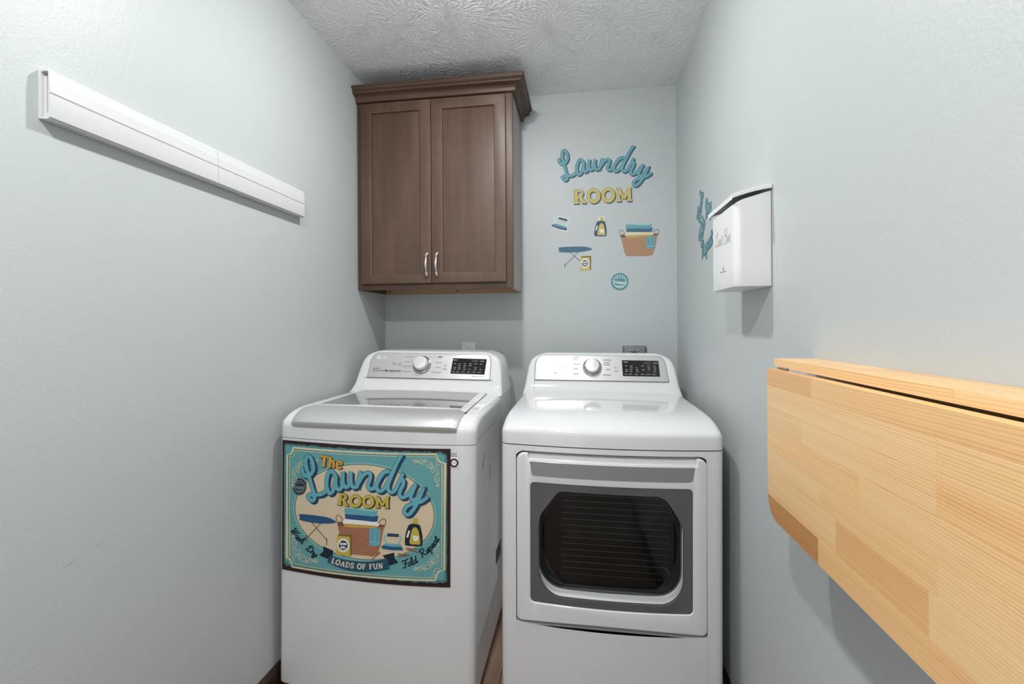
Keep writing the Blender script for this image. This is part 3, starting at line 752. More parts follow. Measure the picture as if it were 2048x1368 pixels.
# ---- dryer
DXL, DYF = .7932, -.9308
dxc, dbulge, dmap = machine_tools(DXL, DYF)
dr = thing('dryer', 'white front-loading clothes dryer with a dark windowed door, right of the washing machine', 'dryer', (dxc, -.57, 0))
L, Rr_ = body_outline(DXL, DYF, -.2)
bl = [[Vector((x, y, z)) for x, y in L] for z in (.024, SEAM - .0035)]; br_ = [[Vector((x, y, z)) for x, y in Rr_] for z in (.024, SEAM - .0035)]
bx0, bx1 = DXL + .05, DXL + MW - .05
D0x, D1x, D0z, D1z = .8452, 1.4275, .3045, .8405          # door outline
low = [(D0x - .006 + (D1x - D0x + .012) * k / 16, D0z - .004 - .011 * math.sin(math.pi * k / 16)) for k in range(1, 16)]
pocket = rrect(D0x - .006, D0z - .0075, D1x + .006, D1z + .006, (.012, .012, .03, .03))
i0 = max(range(len(pocket)), key=lambda k: (pocket[k][1] < D0z) * 1 + (pocket[k][0] < D0x + .02 and pocket[k][1] < D0z) * 1 + pocket[k][0] * (pocket[k][0] < dxc) * .1)
pocket = [p for p in pocket if True]
bl_n = 7
pocket = list(pocket)
front = plate([(bx0, .024), (bx1, .024), (bx1, SEAM - .0035), (bx0, SEAM - .0035)], [pocket], -.0004, 0, dmap, 0, cuts=frange(DXL, DXL + MW, 28))
wall_in = loft([[dmap(x, z, h) for x, z in offset(ccw(pocket), d)] for d, h in ((-.0045, .0002), (-.002, -.0008), (0, -.004), (0, -.034))], True)
back_in = plate(pocket, [rrect(.905, .37, 1.37, .74, .06)], -.035, -.034, dmap, 0, cuts=frange(DXL, DXL + MW, 14))
topf = plate([(DXL + .004, -.2)] + [(x, y) for x, y in (L[1:] + [(dxc + d, DYF - dbulge(dxc + d)) for d in frange(-.29, .29, 14)] + Rr_)], [], SEAM - .0036, SEAM - .0034, lambda u, v, h: Vector((u, v, h)), 0)
backf = ([Vector((DXL, -.2, .024)), Vector((DXL + MW, -.2, .024)), Vector((DXL + MW, -.2, SEAM)), Vector((DXL, -.2, SEAM))], [(0, 1, 2, 3)])
obj('body', joinvf(loft(bl), loft(br_), front, wall_in, back_in, topf, backf), M_white, dr)
for fx in (DXL + .06, DXL + MW - .06):
    for fy in (-.86, -.28): obj('foot', lathe((fx, fy, .0), (0, 0, 1), [(.028, 0), (.028, .010), (.014, .013), (.014, .03)], 16), M_dark, dr)
DPROF = [(DYF, SEAM), (DYF - .001, .880), (DYF - .001, .9005), (DYF + .001, .908), (DYF + .006, .9155), (DYF + .016, .922), (DYF + .036, .930), (DYF + .066, .9385), (DYF + .10, .944), (DYF + .15, .9475), (DYF + .21, .9490), (-.55, .9495), (-.42, .9495), (-.35, .9495), (-.2, .9495)]
obj('top_cover', machine_cover(DXL, DYF, DPROF, -.2), M_white, dr, 40)
obj('console', console(dxc, 0, 0, -.19), M_white, dr, 40)
pmd, nd = panel_map(dxc, 0, 0)
pod = [(-.2925, .0)] + [(-.2925, .066)] + catmull([(-.2915, .082), (-.2835, .103), (-.272, .1155), (-.258, .1195)], 5) + catmull([(.25, .1195), (.265, .115), (.2765, .101), (.2835, .08)], 5) + [(.2915, .004), (.288, -.001)]
obj('panel_rim', plate([(x * 1.0075, y * 1.018 - .0008) for x, y in pod], [], -.004, .0006, pmd, .0003), M_ink, dr, 0)
dp = obj('control_panel', plate(pod, [], -.001, .0018, pmd, .0012), M_panel, dr); dp['label'] = 'brushed silver control panel'
knob(dp, pmd, nd, -.036, .062, .0425, .032)
display(dp, pmd, [(.0977, .022), (.2573, .0215), (.2545, .0965), (.0962, .098)], 5)
a = Art(pmd, base=.0019)
brand_mark(a, -.258, .098, .0085, M_inkl2 if False else M_emb)
for y, w in ((.1075, .027), (.097, .02), (.0745, .034), (.0515, .023), (.027, .025)): dashes(a, -.1205, y, w, .0042, M_ink, max(4, int(w / .004)))
for x, y, w in ((.0128, .096, .035), (.0159, .083, .027), (.0159, .073, .028), (.0254, .05, .019), (.011, .024, .036)): dashes(a, x, y, w, .0042, M_ink, max(4, int(w / .004)))
a.stroke([(-.124, .1), (-.124, .026)], .0005, M_inkl); a.stroke([(.05, .078), (.05, .05)], .0005, M_inkl)
a.fill([(.0645, .0575), (.0645, .0655), (.070, .0615)], M_ink); a.stroke([(.0725, .0575), (.0725, .0655)], .001, M_ink); a.stroke(ell(.0685, .0615, .0115, .0115, 24), .0005, M_inkl, True); dashes(a, .0605, .043, .02, .003, M_ink, 5)
a.stroke([(-.172, .058), (-.172, .0715)], .001, M_ink); a.stroke([(-.176, .061), (-.168, .061)], .001, M_ink); a.stroke(ell(-.152, .063, .0066, .0066, 20), .001, M_ink, True); dashes(a, -.207, .031, .012, .004, M_ink, 3)
a.done('panel_print', dp)['kind'] = 'stuff'
# door
DH = .004
dc = frange(D0x, D1x, 24)
nl, nr_, nz = .8835, 1.3955, .8165
outer = rrect(D0x, D0z, D1x, D1z, (.016, .016, .026, .026))
outer = outer[:7] + [(D0x + .016 + (D1x - D0x - .032) * k / 20, D0z + .0125 * math.sin(math.pi * k / 20)) for k in range(1, 20)] + outer[7:]
# notch for the hand hold, cut into the top edge
outer = [p for p in outer if not (nl - .001 < p[0] < nr_ + .001 and p[1] > .6)]
top_i = [k for k, p in enumerate(outer) if p[0] > nr_ and p[1] > .83][-1]
outer = outer[:top_i + 1] + [(nr_ + .001, D1z), (nr_ - .001, nz + .004), (nr_ - .004, nz), (nl + .004, nz), (nl + .001, nz + .004), (nl - .001, D1z)] + outer[top_i + 1:]
win = rrect(.8903, .3695, 1.3845, .7485, .014)
door = obj('door', plate(outer, [win], -.031, DH, dmap, .0055, cuts=dc, hole_bev=.0035), M_white, dr, 40)
hr = []
for z, h in ((.8165, DH - .003), (.8195, DH - .004), (.8235, -.002), (.836, -.0125), (.8400, -.0175), (.8405, -.031)): hr.append([dmap(x, z, h) for x in frange(nl - .002, nr_ + .002, 24)])
obj('grip_slope', loft(hr), M_white, door, 50)
bandp = [(.8882, .8145), (1.3908, .8145)] + catmull([(1.3862, .79), (1.3845, .777), (1.3795, .7715), (1.371, .7695)], 4) + catmull([(.905, .7695), (.8975, .7715), (.894, .777), (.8925, .79)], 4)
obj('grip_band', plate(bandp, [], .0, DH + .0008, dmap, .0005, cuts=dc), M_band, door, 0)['label'] = 'grey band below the grip'
octo = [(.9165, .475)] + [(.9908 - .0743 * math.cos(t), .475 - .0835 * math.sin(t)) for t in frange(0, math.pi / 2, 10)][1:] + [(1.2852 + .0723 * math.sin(t), .470 - .0785 * math.cos(t)) for t in frange(0, math.pi / 2, 10)] + catmull([(1.358, .61), (1.3555, .628), (1.345, .652), (1.312, .704), (1.299, .7165), (1.2826, .7238)], 4) + catmull([(.9978, .7258), (.983, .723), (.969, .711), (.930, .6575), (.919, .633), (.9165, .61)], 4)
obj('window_panel', plate(win, [octo], -.012, DH - .004, dmap, .0003, cuts=dc), M_doorpan, door, 0)['label'] = 'dark grey glass panel'
ocx = (.9165 + 1.3575) / 2
def wide(k): return [(ocx + (x - ocx) * k, z) for x, z in ccw(octo)]
def tun(k, h, d=0): return [dmap(x, z, h) for x, z in offset(wide(k), d)]
obj('window_well', loft([tun(1.0, -.003, -.0012), tun(1.004, -.012, -.0012), tun(1.028, -.052), tun(1.028, -.055, .006)], True), M_plastic, door, 40)
gi = offset(wide(1.028), .0008)
obj('window_glass', plate(gi, [], -.0545, -.0525, dmap, 0, cuts=dc), M_glass, door, 0)
# drum behind the glass with a lifter, and pale bars standing in for reflected grille lines
drum_c = Vector((1.137, 0, .555))
drum = obj('drum', loft([[Vector((drum_c.x + .30 * math.cos(t) * sxx, yy, max(.09, min(.85, drum_c.z + .29 * math.sin(t) * sxx)))) for t in frange(0, 2 * math.pi, 40)[:-1]] for yy, sxx in ((-.885, .72), (-.86, .98), (-.35, 1.0), (-.33, .95))], True, False, True), M_drum, dr, 40)
rg = []
for k in range(17):
    z = .735 - k * .0205
    rg.append(box(.985, -.8345, z, 1.335, -.8335, z + .0011))
obj('grille_reflection', joinvf(*rg), M_drumline, drum, 0)
obj('drum_lifter', joinvf(tube([(1.322, -.80, .436), (1.384, -.80, .380)], [.004, .0055], 8)), M_white, drum, 40)
settle(dr, DT)

# ------------------------------------------------------------------ printed sign on the washer
def pal(name, c, rough=.55): return mat('print ' + name, c, rough, spec=.3, srgb=False)
K = dict(teal=pal('turquoise', (.115, .375, .40)), sky=pal('aqua', (.125, .38, .44)), navy=pal('navy', (.016, .050, .105)), ink=pal('ink', (.008, .018, .035)),
         cream=pal('cream', (.66, .55, .38)), line=pal('pale cream', (.60, .60, .40)), brown=pal('dark brown', (.028, .012, .012)), gold=pal('gold', (.52, .40, .065)),
         orange=pal('ochre', (.56, .33, .07)), white=pal('white', (.80, .80, .78)), tan=pal('wicker', (.45, .20, .115)), dtan=pal('dark wicker', (.20, .07, .04)),
         blue=pal('blue', (.022, .085, .19)), paleteal=pal('pale teal', (.26, .50, .46)), grey=pal('badge grey', (.025, .033, .042)), lgrey=pal('badge light', (.17, .21, .24)),
         edge=pal('worn teal', (.07, .19, .21)), deep=pal('banner navy', (.018, .075, .13)))
def faded(m, name, up):
    c = m.node_tree.nodes['Principled BSDF'].inputs['Base Color'].default_value
    return pal(name, tuple(min(.9, v * up + .015) for v in c[:3]))
def teal_wash():
    m = K['teal']; g = NT(m); tc = g.n('ShaderNodeTexCoord').outputs['Object']
    mp = g.n('ShaderNodeMapping', i_Vector=tc); mp.inputs['Scale'].default_value = (9, 9, 260)
    n1 = g.n('ShaderNodeTexNoise', i_Vector=mp.outputs[0], i_Scale=1.0, i_Detail=4.0)
    g.to(g.mix(n1.outputs[0], (.105, .30, .315, 1), (.15, .385, .395, 1)), 'Base Color')
    m = K['cream']; g = NT(m); tc = g.n('ShaderNodeTexCoord').outputs['Object']
    mp = g.n('ShaderNodeMapping', i_Vector=tc); mp.inputs['Scale'].default_value = (9, 9, 260)
    n1 = g.n('ShaderNodeTexNoise', i_Vector=mp.outputs[0], i_Scale=1.0, i_Detail=4.0)
    g.to(g.mix(n1.outputs[0], (.60, .47, .32, 1), (.72, .62, .44, 1)), 'Base Color')
teal_wash()
def weave(m, c1, c2):
    g = NT(m); tc = g.n('ShaderNodeTexCoord').outputs['Object']
    sp = g.n('ShaderNodeSeparateXYZ', i_Vector=tc); cb = g.n('ShaderNodeCombineXYZ', i_0=sp.outputs[0], i_1=sp.outputs[2])
    b = g.n('ShaderNodeTexBrick', i_Vector=cb.outputs[0], i_Scale=46.0); b.inputs['Color1'].default_value = c1 + (1,); b.inputs['Color2'].default_value = tuple(v * .85 for v in c1) + (1,); b.inputs['Mortar'].default_value = c2 + (1,); b.inputs['Mortar Size'].default_value = .045
    g.to(b.outputs[0], 'Base Color')
weave(K['tan'], (.47, .215, .125), (.25, .10, .06))

PX = [0.034, 0.48852, -0.00328, -0.07587, 0.001, 0.00024, 0.01679, -0.00032, -1e-05, -0.0001]
PZ = [0.87975, 0.0342, -0.39923, -0.0203, 0.03423, -0.00038, 0.00403, -0.01209, 0.0001, 0.0001]
def poster_xz(u, v):
    """sign drawing sheet (1500 x 1340 units) to metres on the washer front"""
    u /= 1000; v /= 1000; B = (1, u, v, u * u, u * v, v * v, u ** 3, u * u * v, u * v * v, v ** 3)
    return sum(p * q for p, q in zip(PX, B)), sum(p * q for p, q in zip(PZ, B))
sT, cT = math.sin(WT), math.cos(WT)
def poster_map(u, v, h):
    x, z = poster_xz(u, v)
    xw = x - (z - .62) * sT
    return Vector((x, WYF - wbulge(xw) - .0030 - h, z))
def parts_iron(a, T, k=1.0, K=K):
    a.fill([T(*p) for p in ((868, 950), (890, 936), (905, 922), (1036, 930), (1046, 950), (1057, 981), (970, 982), (880, 968))], K['blue'])
    a.fill([T(*p) for p in ((890, 940), (905, 922), (1036, 930), (1046, 952), (960, 950))], K['sky'])
    for q in ([(922, 926), (893, 880), (903, 853), (930, 850)], [(1014, 930), (1043, 882), (1036, 862), (1014, 853)]): a.stroke([T(*p) for p in q], 13 * k, K['paleteal'], cap=False)
    a.fill([T(*p) for p in ((922, 836), (1021, 842), (1018, 868), (922, 863))], K['navy'])
def parts_bottle(a, T, k=1.0, K=K):
    a.fill([T(*p) for p in ((1142, 705), (1181, 709), (1180, 737), (1188, 740), (1188, 764), (1133, 760), (1135, 736), (1142, 733))], K['gold'])
    a.fill([T(*p) for p in catmull([(1118, 757), (1190, 762), (1207, 790), (1222, 862), (1221, 930), (1205, 946), (1150, 946), (1085, 940), (1072, 925), (1074, 865), (1090, 800)], 4, True)], K['ink'] if K is KP else K['navy'])
    a.fill([T(*p) for p in catmull([(1130, 815), (1148, 786), (1172, 790), (1190, 825), (1203, 925), (1160, 930), (1114, 924), (1118, 865)], 4, True)], K['gold'])
    a.stroke([T(1108, 818), T(1093, 866)], 15 * k, K['white'])
    for cx, cy, r in ((1165, 880, 23), (1147, 862, 9), (1180, 866, 8)): a.fill([T(*p) for p in ell(cx, cy, r, r, 18)], K['white'])
    a.stroke([T(1152, 878), T(1160, 868), T(1172, 872)], 3 * k, K['orange'])
def parts_board(a, T, k=1.0, foot=True, K=K):
    for q in (((275, 740), (405, 893)), ((362, 742), (228, 885))): a.stroke([T(*p) for p in q], 6 * k, K['dtan'])
    a.stroke([T(228, 855), T(229, 908)], 7 * k, K['dtan'])
    if foot: a.stroke([T(406, 880), T(405, 932)], 7 * k, K['dtan'])
    a.fill([T(*p) for p in catmull([(180, 672), (330, 686), (420, 702), (482, 733), (470, 748), (400, 753), (300, 747), (183, 724), (177, 700)], 4, True)], K['blue'])
def parts_soda(a, T, k=1.0, K=K):
    a.fill([T(*p) for p in ((605, 865), (622, 850), (618, 1018), (605, 1029))], K['dgold'])
    a.fill([T(*p) for p in ((495, 856), (512, 842), (622, 850), (605, 866))], K['dgold'])
    a.fill([T(*p) for p in ((495, 856), (605, 865), (605, 1029), (487, 1018))], K['gold'])
    a.fill([T(548 + (60 if q % 2 else 44) * math.cos(math.pi * q / 16), 937 + (68 if q % 2 else 50) * math.sin(math.pi * q / 16)) for q in range(32)], K['white'])
    a.fill([T(*p) for p in ell(547, 937, 38, 41, 24)], K['ink'])
    letters(a, SLAB, 'BAKING', [T(518, 933), T(577, 937)], (22 * k, 5 * k), [(0, 0, 0, K['white'])])
    letters(a, SLAB, 'SODA', [T(524, 962), T(571, 966)], (21 * k, 5 * k), [(0, 0, 0, K['white'])])
def parts_basket(a, T, k=1.0, K=K):
    for q in ([(503, 765), (485, 705), (498, 682), (520, 690), (538, 718), (547, 742)], [(846, 752), (868, 722), (893, 712), (908, 730), (903, 762), (884, 800)]): a.stroke([T(*p) for p in q], 6 * k, K['dtan'], smooth=4)
    a.fill([T(*p) for p in ((498, 745), (520, 735), (600, 740), (860, 760), (896, 765), (890, 785), (500, 775))], K['dtan'])
    a.fill([T(*p) for p in catmull([(560, 716), (700, 718), (836, 742), (838, 778), (700, 770), (556, 762)], 3, True)], K['white'] if K is KP else K['cream2'])
    a.fill([T(*p) for p in ((556, 752), (834, 772), (832, 792), (556, 784))], K['orange'])
    a.fill([T(*p) for p in ((500, 775), (556, 782), (640, 790), (832, 790), (893, 780), (866, 930), (836, 1020), (775, 1029), (700, 1022), (560, 1008), (540, 985))], K['tan'])
    a.fill([T(*p) for p in catmull([(568, 670), (700, 672), (835, 686), (838, 712), (825, 738), (700, 726), (572, 712), (566, 690)], 4, True)], K['blue'])
    a.fill([T(*p) for p in catmull([(560, 626), (590, 618), (700, 622), (828, 638), (832, 668), (815, 693), (700, 682), (575, 672), (556, 650)], 4, True)], K['sky'])
    a.fill([T(*p) for p in catmull([(590, 618), (700, 622), (828, 638), (800, 652), (690, 640)], 3, True)], K['paleteal'])
    a.fill([T(*p) for p in ((770, 788), (862, 796), (858, 930), (852, 946), (835, 938), (812, 950), (790, 938), (768, 945))], K['sky'])
    a.stroke([T(772, 912), T(800, 908), T(830, 912), T(857, 918)], 7 * k, K['paleteal'], cap=False)
    a.stroke([T(795, 800), T(795, 900)], 3 * k, K['edge']); a.stroke([T(838, 804), T(836, 900)], 3 * k, K['edge'])
def parts_badge(a, T, cx, cy, r, ry, k, dark, light):
    a.fill([T(cx + (r if q % 4 in (0, 1) else r * .9) * math.cos(2 * math.pi * q / 88), cy + (ry if q % 4 in (0, 1) else ry * .9) * math.sin(2 * math.pi * q / 88)) for q in range(88)], dark)
    a.stroke([T(*p) for p in ell(cx, cy, r * .68, ry * .68, 36)], r * .10 * k, light, True)
    a.fill([T(cx + x * r, cy + y * ry) for x, y in ((-.78, -.12), (.1, .0), (.72, .02), (.72, .3), (.1, .28), (-.75, .16), (-.72, .1), (.0, .1), (-.75, -.02))], light)
    a.fill([T(*p) for p in ell(cx + .45 * r, cy + .16 * ry, r * .06, ry * .06, 10)], dark)
    for q in (-.22, 0, .22): a.fill([T(*p) for p in ell(cx + q * r * 1.3, cy - .45 * ry + abs(q) * .3 * r, r * .09, ry * .09, 8)], light)
    a.fill([T(cx + .45 * r * math.cos(t), cy + .42 * ry + .16 * ry * math.sin(t)) for t in frange(0, math.pi, 10)], light)
K['dgold'] = pal('dark gold', (.20, .13, .03)); K['cream2'] = pal('towel cream', (.72, .64, .46))
KP = K
LAUN = [  # brush strokes of the big word, on the sign's drawing sheet
    [(197, 287), (207, 326), (235, 348), (272, 330), (294, 285), (286, 230), (265, 184), (244, 178), (228, 206), (230, 262), (246, 318), (266, 385), (286, 455), (303, 510), (298, 548), (277, 555), (250, 528), (258, 508), (300, 506), (360, 502), (396, 476), (410, 460)],
    [(480, 340), (455, 310), (436, 305), (414, 345), (405, 420), (420, 480), (442, 493), (464, 462), (482, 375), (486, 345), (482, 400), (492, 450), (515, 462), (535, 435), (542, 370), (545, 308), (543, 390), (560, 436), (584, 438), (602, 400), (612, 310), (610, 380), (622, 430), (648, 442), (672, 415), (690, 325)],
    [(692, 318), (680, 370), (662, 430), (680, 400), (715, 342), (750, 320), (778, 330), (773, 380), (757, 425), (772, 455), (805, 450), (836, 405), (870, 345), (905, 312), (932, 305)],
    [(930, 308), (890, 318), (850, 370), (832, 430), (838, 462), (862, 475), (895, 455), (930, 395), (962, 320), (1010, 225), (1045, 165), (1010, 225), (962, 335), (930, 420), (932, 465), (958, 485), (990, 465), (1018, 410), (1046, 348), (1050, 333)],
    [(1050, 336), (1042, 368), (1060, 385), (1056, 425), (1030, 480), (1032, 515), (1058, 528), (1095, 508), (1130, 460), (1160, 425)],
    [(1164, 420), (1140, 475), (1124, 520), (1130, 545), (1155, 548), (1190, 518), (1225, 460), (1198, 530), (1160, 610), (1115, 668), (1082, 672), (1068, 645), (1090, 605), (1150, 580), (1215, 562), (1262, 530)],
]
sign = thing('laundry_sign', 'turquoise vintage laundry room sign stuck on the front of the washing machine', 'sign', poster_map(740, 1200, 0))
def sagline(p, q, s, n=10): return [(p[0] + (q[0] - p[0]) * t, p[1] + (q[1] - p[1]) * t + s * 4 * t * (1 - t)) for t in frange(0, 1, n)]
sheet = sagline((25, 40), (1460, 118), 15, 16) + sagline((1457, 1300), (22, 1142), 32, 16)
V0 = [poster_map(u, v, -.0014) for u, v in sheet]; V1 = [poster_map(u, v, 0) for u, v in sheet]
n_ = len(sheet); Fq = [(i, (i + 1) % n_, n_ + (i + 1) % n_, n_ + i) for i in range(n_)]
half = n_ // 2
Fq += [(n_ + i, n_ + i + 1, 2 * n_ - 2 - i, 2 * n_ - 1 - i) for i in range(half - 1)] + [(i, i + 1, n_ - 2 - i, n_ - 1 - i) for i in range(half - 1)]
obj('sign_sheet', (V0 + V1, Fq), K['brown'], sign, 0)
idt = lambda x, y: (x, y)
CUT = 42
def sart(base): a = Art(poster_map, eps=5e-5, base=base); a.cut = CUT; return a
rnd = random.Random(11)
def rag(p, q, s, n, amp): return [(x + rnd.uniform(-amp, amp) * .4, y + rnd.uniform(-amp, amp)) for x, y in sagline(p, q, s, n)]
a = sart(6e-5)
a.fill(rag((52, 68), (1395, 143), 17, 60, 6) + rag((1432, 165), (1428, 1245), 0, 40, 6) + rag((1415, 1262), (60, 1112), 30, 60, 7) + rag((38, 1085), (40, 85), 0, 40, 5), K['edge'])
a.fill(rag((62, 84), (1385, 158), 16, 60, 4) + rag((1412, 185), (1408, 1225), 0, 40, 4) + rag((1395, 1240), (75, 1092), 30, 60, 5) + rag((52, 1065), (54, 105), 0, 40, 4), K['teal'])
def arc(c, r0, a0, a1, n=8): return [(c[0] + r0 * math.cos(math.radians(a0 + (a1 - a0) * k / n)), c[1] + r0 * math.sin(math.radians(a0 + (a1 - a0) * k / n))) for k in range(n + 1)]
def frame_path(d):
    r = 52 + d * .6
    return sagline((118 + d * .3, 106 + d), (1340 - d * .3, 162 + d), 15, 20) + [(1349 - d * .4, 200 + d), (1368 - d, 228 + d), (1412 - d, 240 + d * .6)] + [(1410 - d, 700), (1408 - d, 1148 - d * .6)] + [(1362 - d, 1160 - d), (1340 - d, 1190 - d), (1332 - d * .5, 1238 - d)] + sagline((1320, 1238 - d), (112 + d, 1122 - d), 26, 20) + [(104 + d * .6, 1085 - d), (92 + d, 1058 - d), (66 + d, 1044 - d * .6)] + [(64 + d, 600), (66 + d, 168 + d * .6)] + [(98 + d, 160 + d), (110 + d * .8, 140 + d), (118 + d * .4, 112 + d)]
a.stroke(frame_path(0), 15, K['line'], True); a.stroke(frame_path(13), 3.5, K['dgold'], True); a.stroke(frame_path(22), 5, K['line'], True)
a.done('border', sign)
a = sart(4e-4)
ov = lambda rx, ry, n=72: [(728 + rx * math.cos(2 * math.pi * q / n), 656 + .06 * rx * math.cos(2 * math.pi * q / n) + ry * math.sin(2 * math.pi * q / n)) for q in range(n)]
a.fill(ov(594, 404), K['cream']); a.stroke(ov(606, 417), 8, K['paleteal'], True); a.stroke(ov(593, 404), 4, K['dgold'], True)
a.done('oval', sign)
# scrollwork in the four corners
def scroll(cx, cy, r, a0, d, w=5): a.stroke([(cx + r * (1 - t * .82) * math.cos(math.radians(a0) + d * t * 8.2), cy + r * (1 - t * .82) * math.sin(math.radians(a0) + d * t * 8.2)) for t in frange(0, 1, 22)], w, K['line'])
for fx, fy, ox, oy in ((1, 1, 0, 0), (-1, 1, 1474, -75), (1, -1, 0, 1338 - 54), (-1, -1, 1474, 1338 - 120)):
    a = sart(8e-4)
    for (cx, cy, r, a0, d) in ((1160, 219, 18, 0, 1), (1208, 226, 26, 160, 1), (1243, 220, 16, 300, -1), (1282, 258, 26, 190, -1), (1312, 292, 28, 150, -1), (1345, 333, 20, 270, 1), (1350, 376, 26, 200, -1), (1350, 425, 16, 300, 1)):
        X, Y = (cx if fx > 0 else ox - cx), (cy if fy > 0 else oy + 74 - cy)
        A = math.radians(a0); A2 = math.degrees(math.atan2(math.sin(A) * fy, math.cos(A) * fx))
        scroll(X, Y, r, A2, d * fx * fy)
    for q in ([(1140, 215), (1165, 208), (1195, 232), (1230, 250), (1255, 240)], [(1240, 218), (1275, 222), (1305, 240), (1312, 270)], [(1290, 285), (1330, 262), (1352, 285), (1356, 320)], [(1330, 350), (1328, 385), (1350, 405)], [(1355, 410), (1362, 428), (1350, 440)]):
        a.stroke([(x if fx > 0 else ox - x, y if fy > 0 else oy + 74 - y) for x, y in q], 5, K['line'], smooth=4)
    a.done('scroll', sign)
a = sart(1.1e-3)
a.fill([(375, 945), (462, 985), (452, 1040), (415, 1054), (342, 1022), (376, 990)], K['ink']); a.fill([(878, 1026), (980, 1001), (984, 1048), (1016, 1088), (937, 1111), (915, 1060)], K['ink'])
a.fill(catmull([(432, 1026), (550, 1060), (690, 1077), (800, 1073), (922, 1053)], 5) + catmull([(942, 1143), (830, 1160), (700, 1165), (550, 1143), (408, 1082)], 5), K['deep'])
letters(a, SLAB, 'LOADS OF FUN', catmull([(440, 1088), (540, 1118), (660, 1138), (770, 1142), (890, 1133)], 4), (46, 11), [(0, 0, 0, K['cream2'])])
a.done('banner', sign)
a = sart(1.1e-3); parts_basket(a, idt); a.done('basket_print', sign)
a = sart(2.2e-3); parts_soda(a, idt); a.done('soda_box_print', sign)
a = sart(1.1e-3); parts_board(a, idt); a.done('ironing_board_print', sign)
a = sart(1.1e-3); parts_iron(a, idt); a.done('iron_print', sign)
a = sart(1.1e-3); parts_bottle(a, idt); a.done('bottle_print', sign)
for (x0, y0, x1, y1, sp) in ((862, 1000, 785, 1045, 9), (1108, 1022, 1008, 1025, 9), (1085, 968, 1182, 985, 10)):
    a = sart(1.1e-3); dx, dy = x1 - x0, y1 - y0; l = math.hypot(dx, dy); nx, ny = -dy / l, dx / l
    for sg in (-1, 1): a.stroke([(x0 + nx * 5 * sg, y0 + ny * 5 * sg), (x0 + dx * .5 + nx * 6 * sg, y0 + dy * .5 + ny * 6 * sg), (x1 + nx * sp * 1.6 * sg, y1 + ny * sp * 1.6 * sg)], 8, K['dtan'], cap=False)
    a.fill(ell(x0 + dx * .12, y0 + dy * .12, 4, 4, 8), K['cream']); a.done('clothespin_print', sign)
a = sart(1.1e-3); parts_badge(a, idt, 173, 438, 62, 76, 1, K['grey'], K['lgrey']); a.done('badge_print', sign)
a = sart(1.5e-3)
letters(a, SLAB, 'The', [(343, 262), (440, 274), (540, 284)], (92, 26), [(5, 6, 3, K['ink']), (0, 0, 4, K['dgold']), (0, 0, -2, K['orange'])], gap=.02)
a.done('small_heading', sign)
a = sart(1.5e-3)
letters(a, SLAB, 'ROOM', [(490, 586), (620, 606), (720, 612), (945, 618)], (98, 25), [(6, 7, 4, K['ink']), (3, 3, 4, K['ink']), (0, 0, 4, K['dgold']), (0, 0, -1, K['gold'])], gap=.0)
a.done('heading', sign)
a = sart(1.9e-3)
for dx in (15, 10, 5):
    for q in LAUN: a.stroke(q, 38, K['navy'], smooth=6, dx=dx, dy=dx); a.h -= a.eps * .5
for q in LAUN: a.stroke(q, 38, K['navy'], smooth=6)
for q in LAUN: a.stroke(q, 31, K['sky'], smooth=6)
a.done('script_heading', sign)
a = sart(1.1e-3)
letters(a, SCRIPT, 'Wash', [(97, 812), (145, 880), (190, 925)], (52, 8), [(0, 0, 1.5, K['ink'])], slant=.15, gap=.02)
a.done('script_word', sign); a = sart(1.1e-3)
letters(a, SCRIPT, 'Dry', [(225, 968), (265, 1005), (310, 1036)], (50, 8), [(0, 0, 1.5, K['ink'])], slant=.15, gap=.02)
a.done('script_word', sign); a = sart(1.1e-3)
letters(a, SCRIPT, 'Fold', [(1060, 1135), (1120, 1112), (1180, 1085)], (62, 8), [(0, 0, 1.5, K['ink'])], slant=.15, gap=.02)
a.done('script_word', sign); a = sart(1.1e-3)
letters(a, SCRIPT, 'Repeat', [(1215, 1045), (1285, 992), (1340, 930), (1368, 888)], (60, 8), [(0, 0, 1.5, K['ink'])], slant=.15, gap=.02)
a.done('script_word', sign)

# ------------------------------------------------------------------ wall decals
WH = [0.000657058, -4.24633e-06, 0.8761, 4.24228e-05, -0.000624941, 2.2346, 3.7179e-05, -2.82848e-07, 1.0]
def wall_map(u, v, h):
    """decal drawing sheet to metres on the back wall"""
    w = WH[6] * u + WH[7] * v + 1
    return Vector(((WH[0] * u + WH[1] * v + WH[2]) / w, -.0006 - h, (WH[3] * u + WH[4] * v + WH[5]) / w))
KD = dict(K)
for nm, up in (('sky', 1.0), ('blue', 1.5), ('navy', 1.6), ('gold', 1.05), ('orange', 1.1), ('tan', 1.0), ('paleteal', 1.2), ('ink', 2.2), ('dtan', 1.6)): KD[nm] = faded(K[nm], nm + ' on wall', up)
KD['blue'] = pal('wall blue', (.075, .15, .23)); KD['navy'] = pal('wall navy', (.045, .10, .15)); KD['ink'] = pal('wall ink', (.04, .065, .09)); KD['orange'] = pal('wall ochre', (.50, .38, .14)); KD['dtan'] = pal('wall umber', (.17, .115, .09)); KD['sky'] = pal('wall aqua', (.15, .36, .41)); KD['gold'] = pal('wall gold', (.56, .46, .16)); KD['tan'] = pal('wall wicker', (.50, .31, .19)); weave(KD['tan'], (.52, .32, .20), (.36, .19, .11))
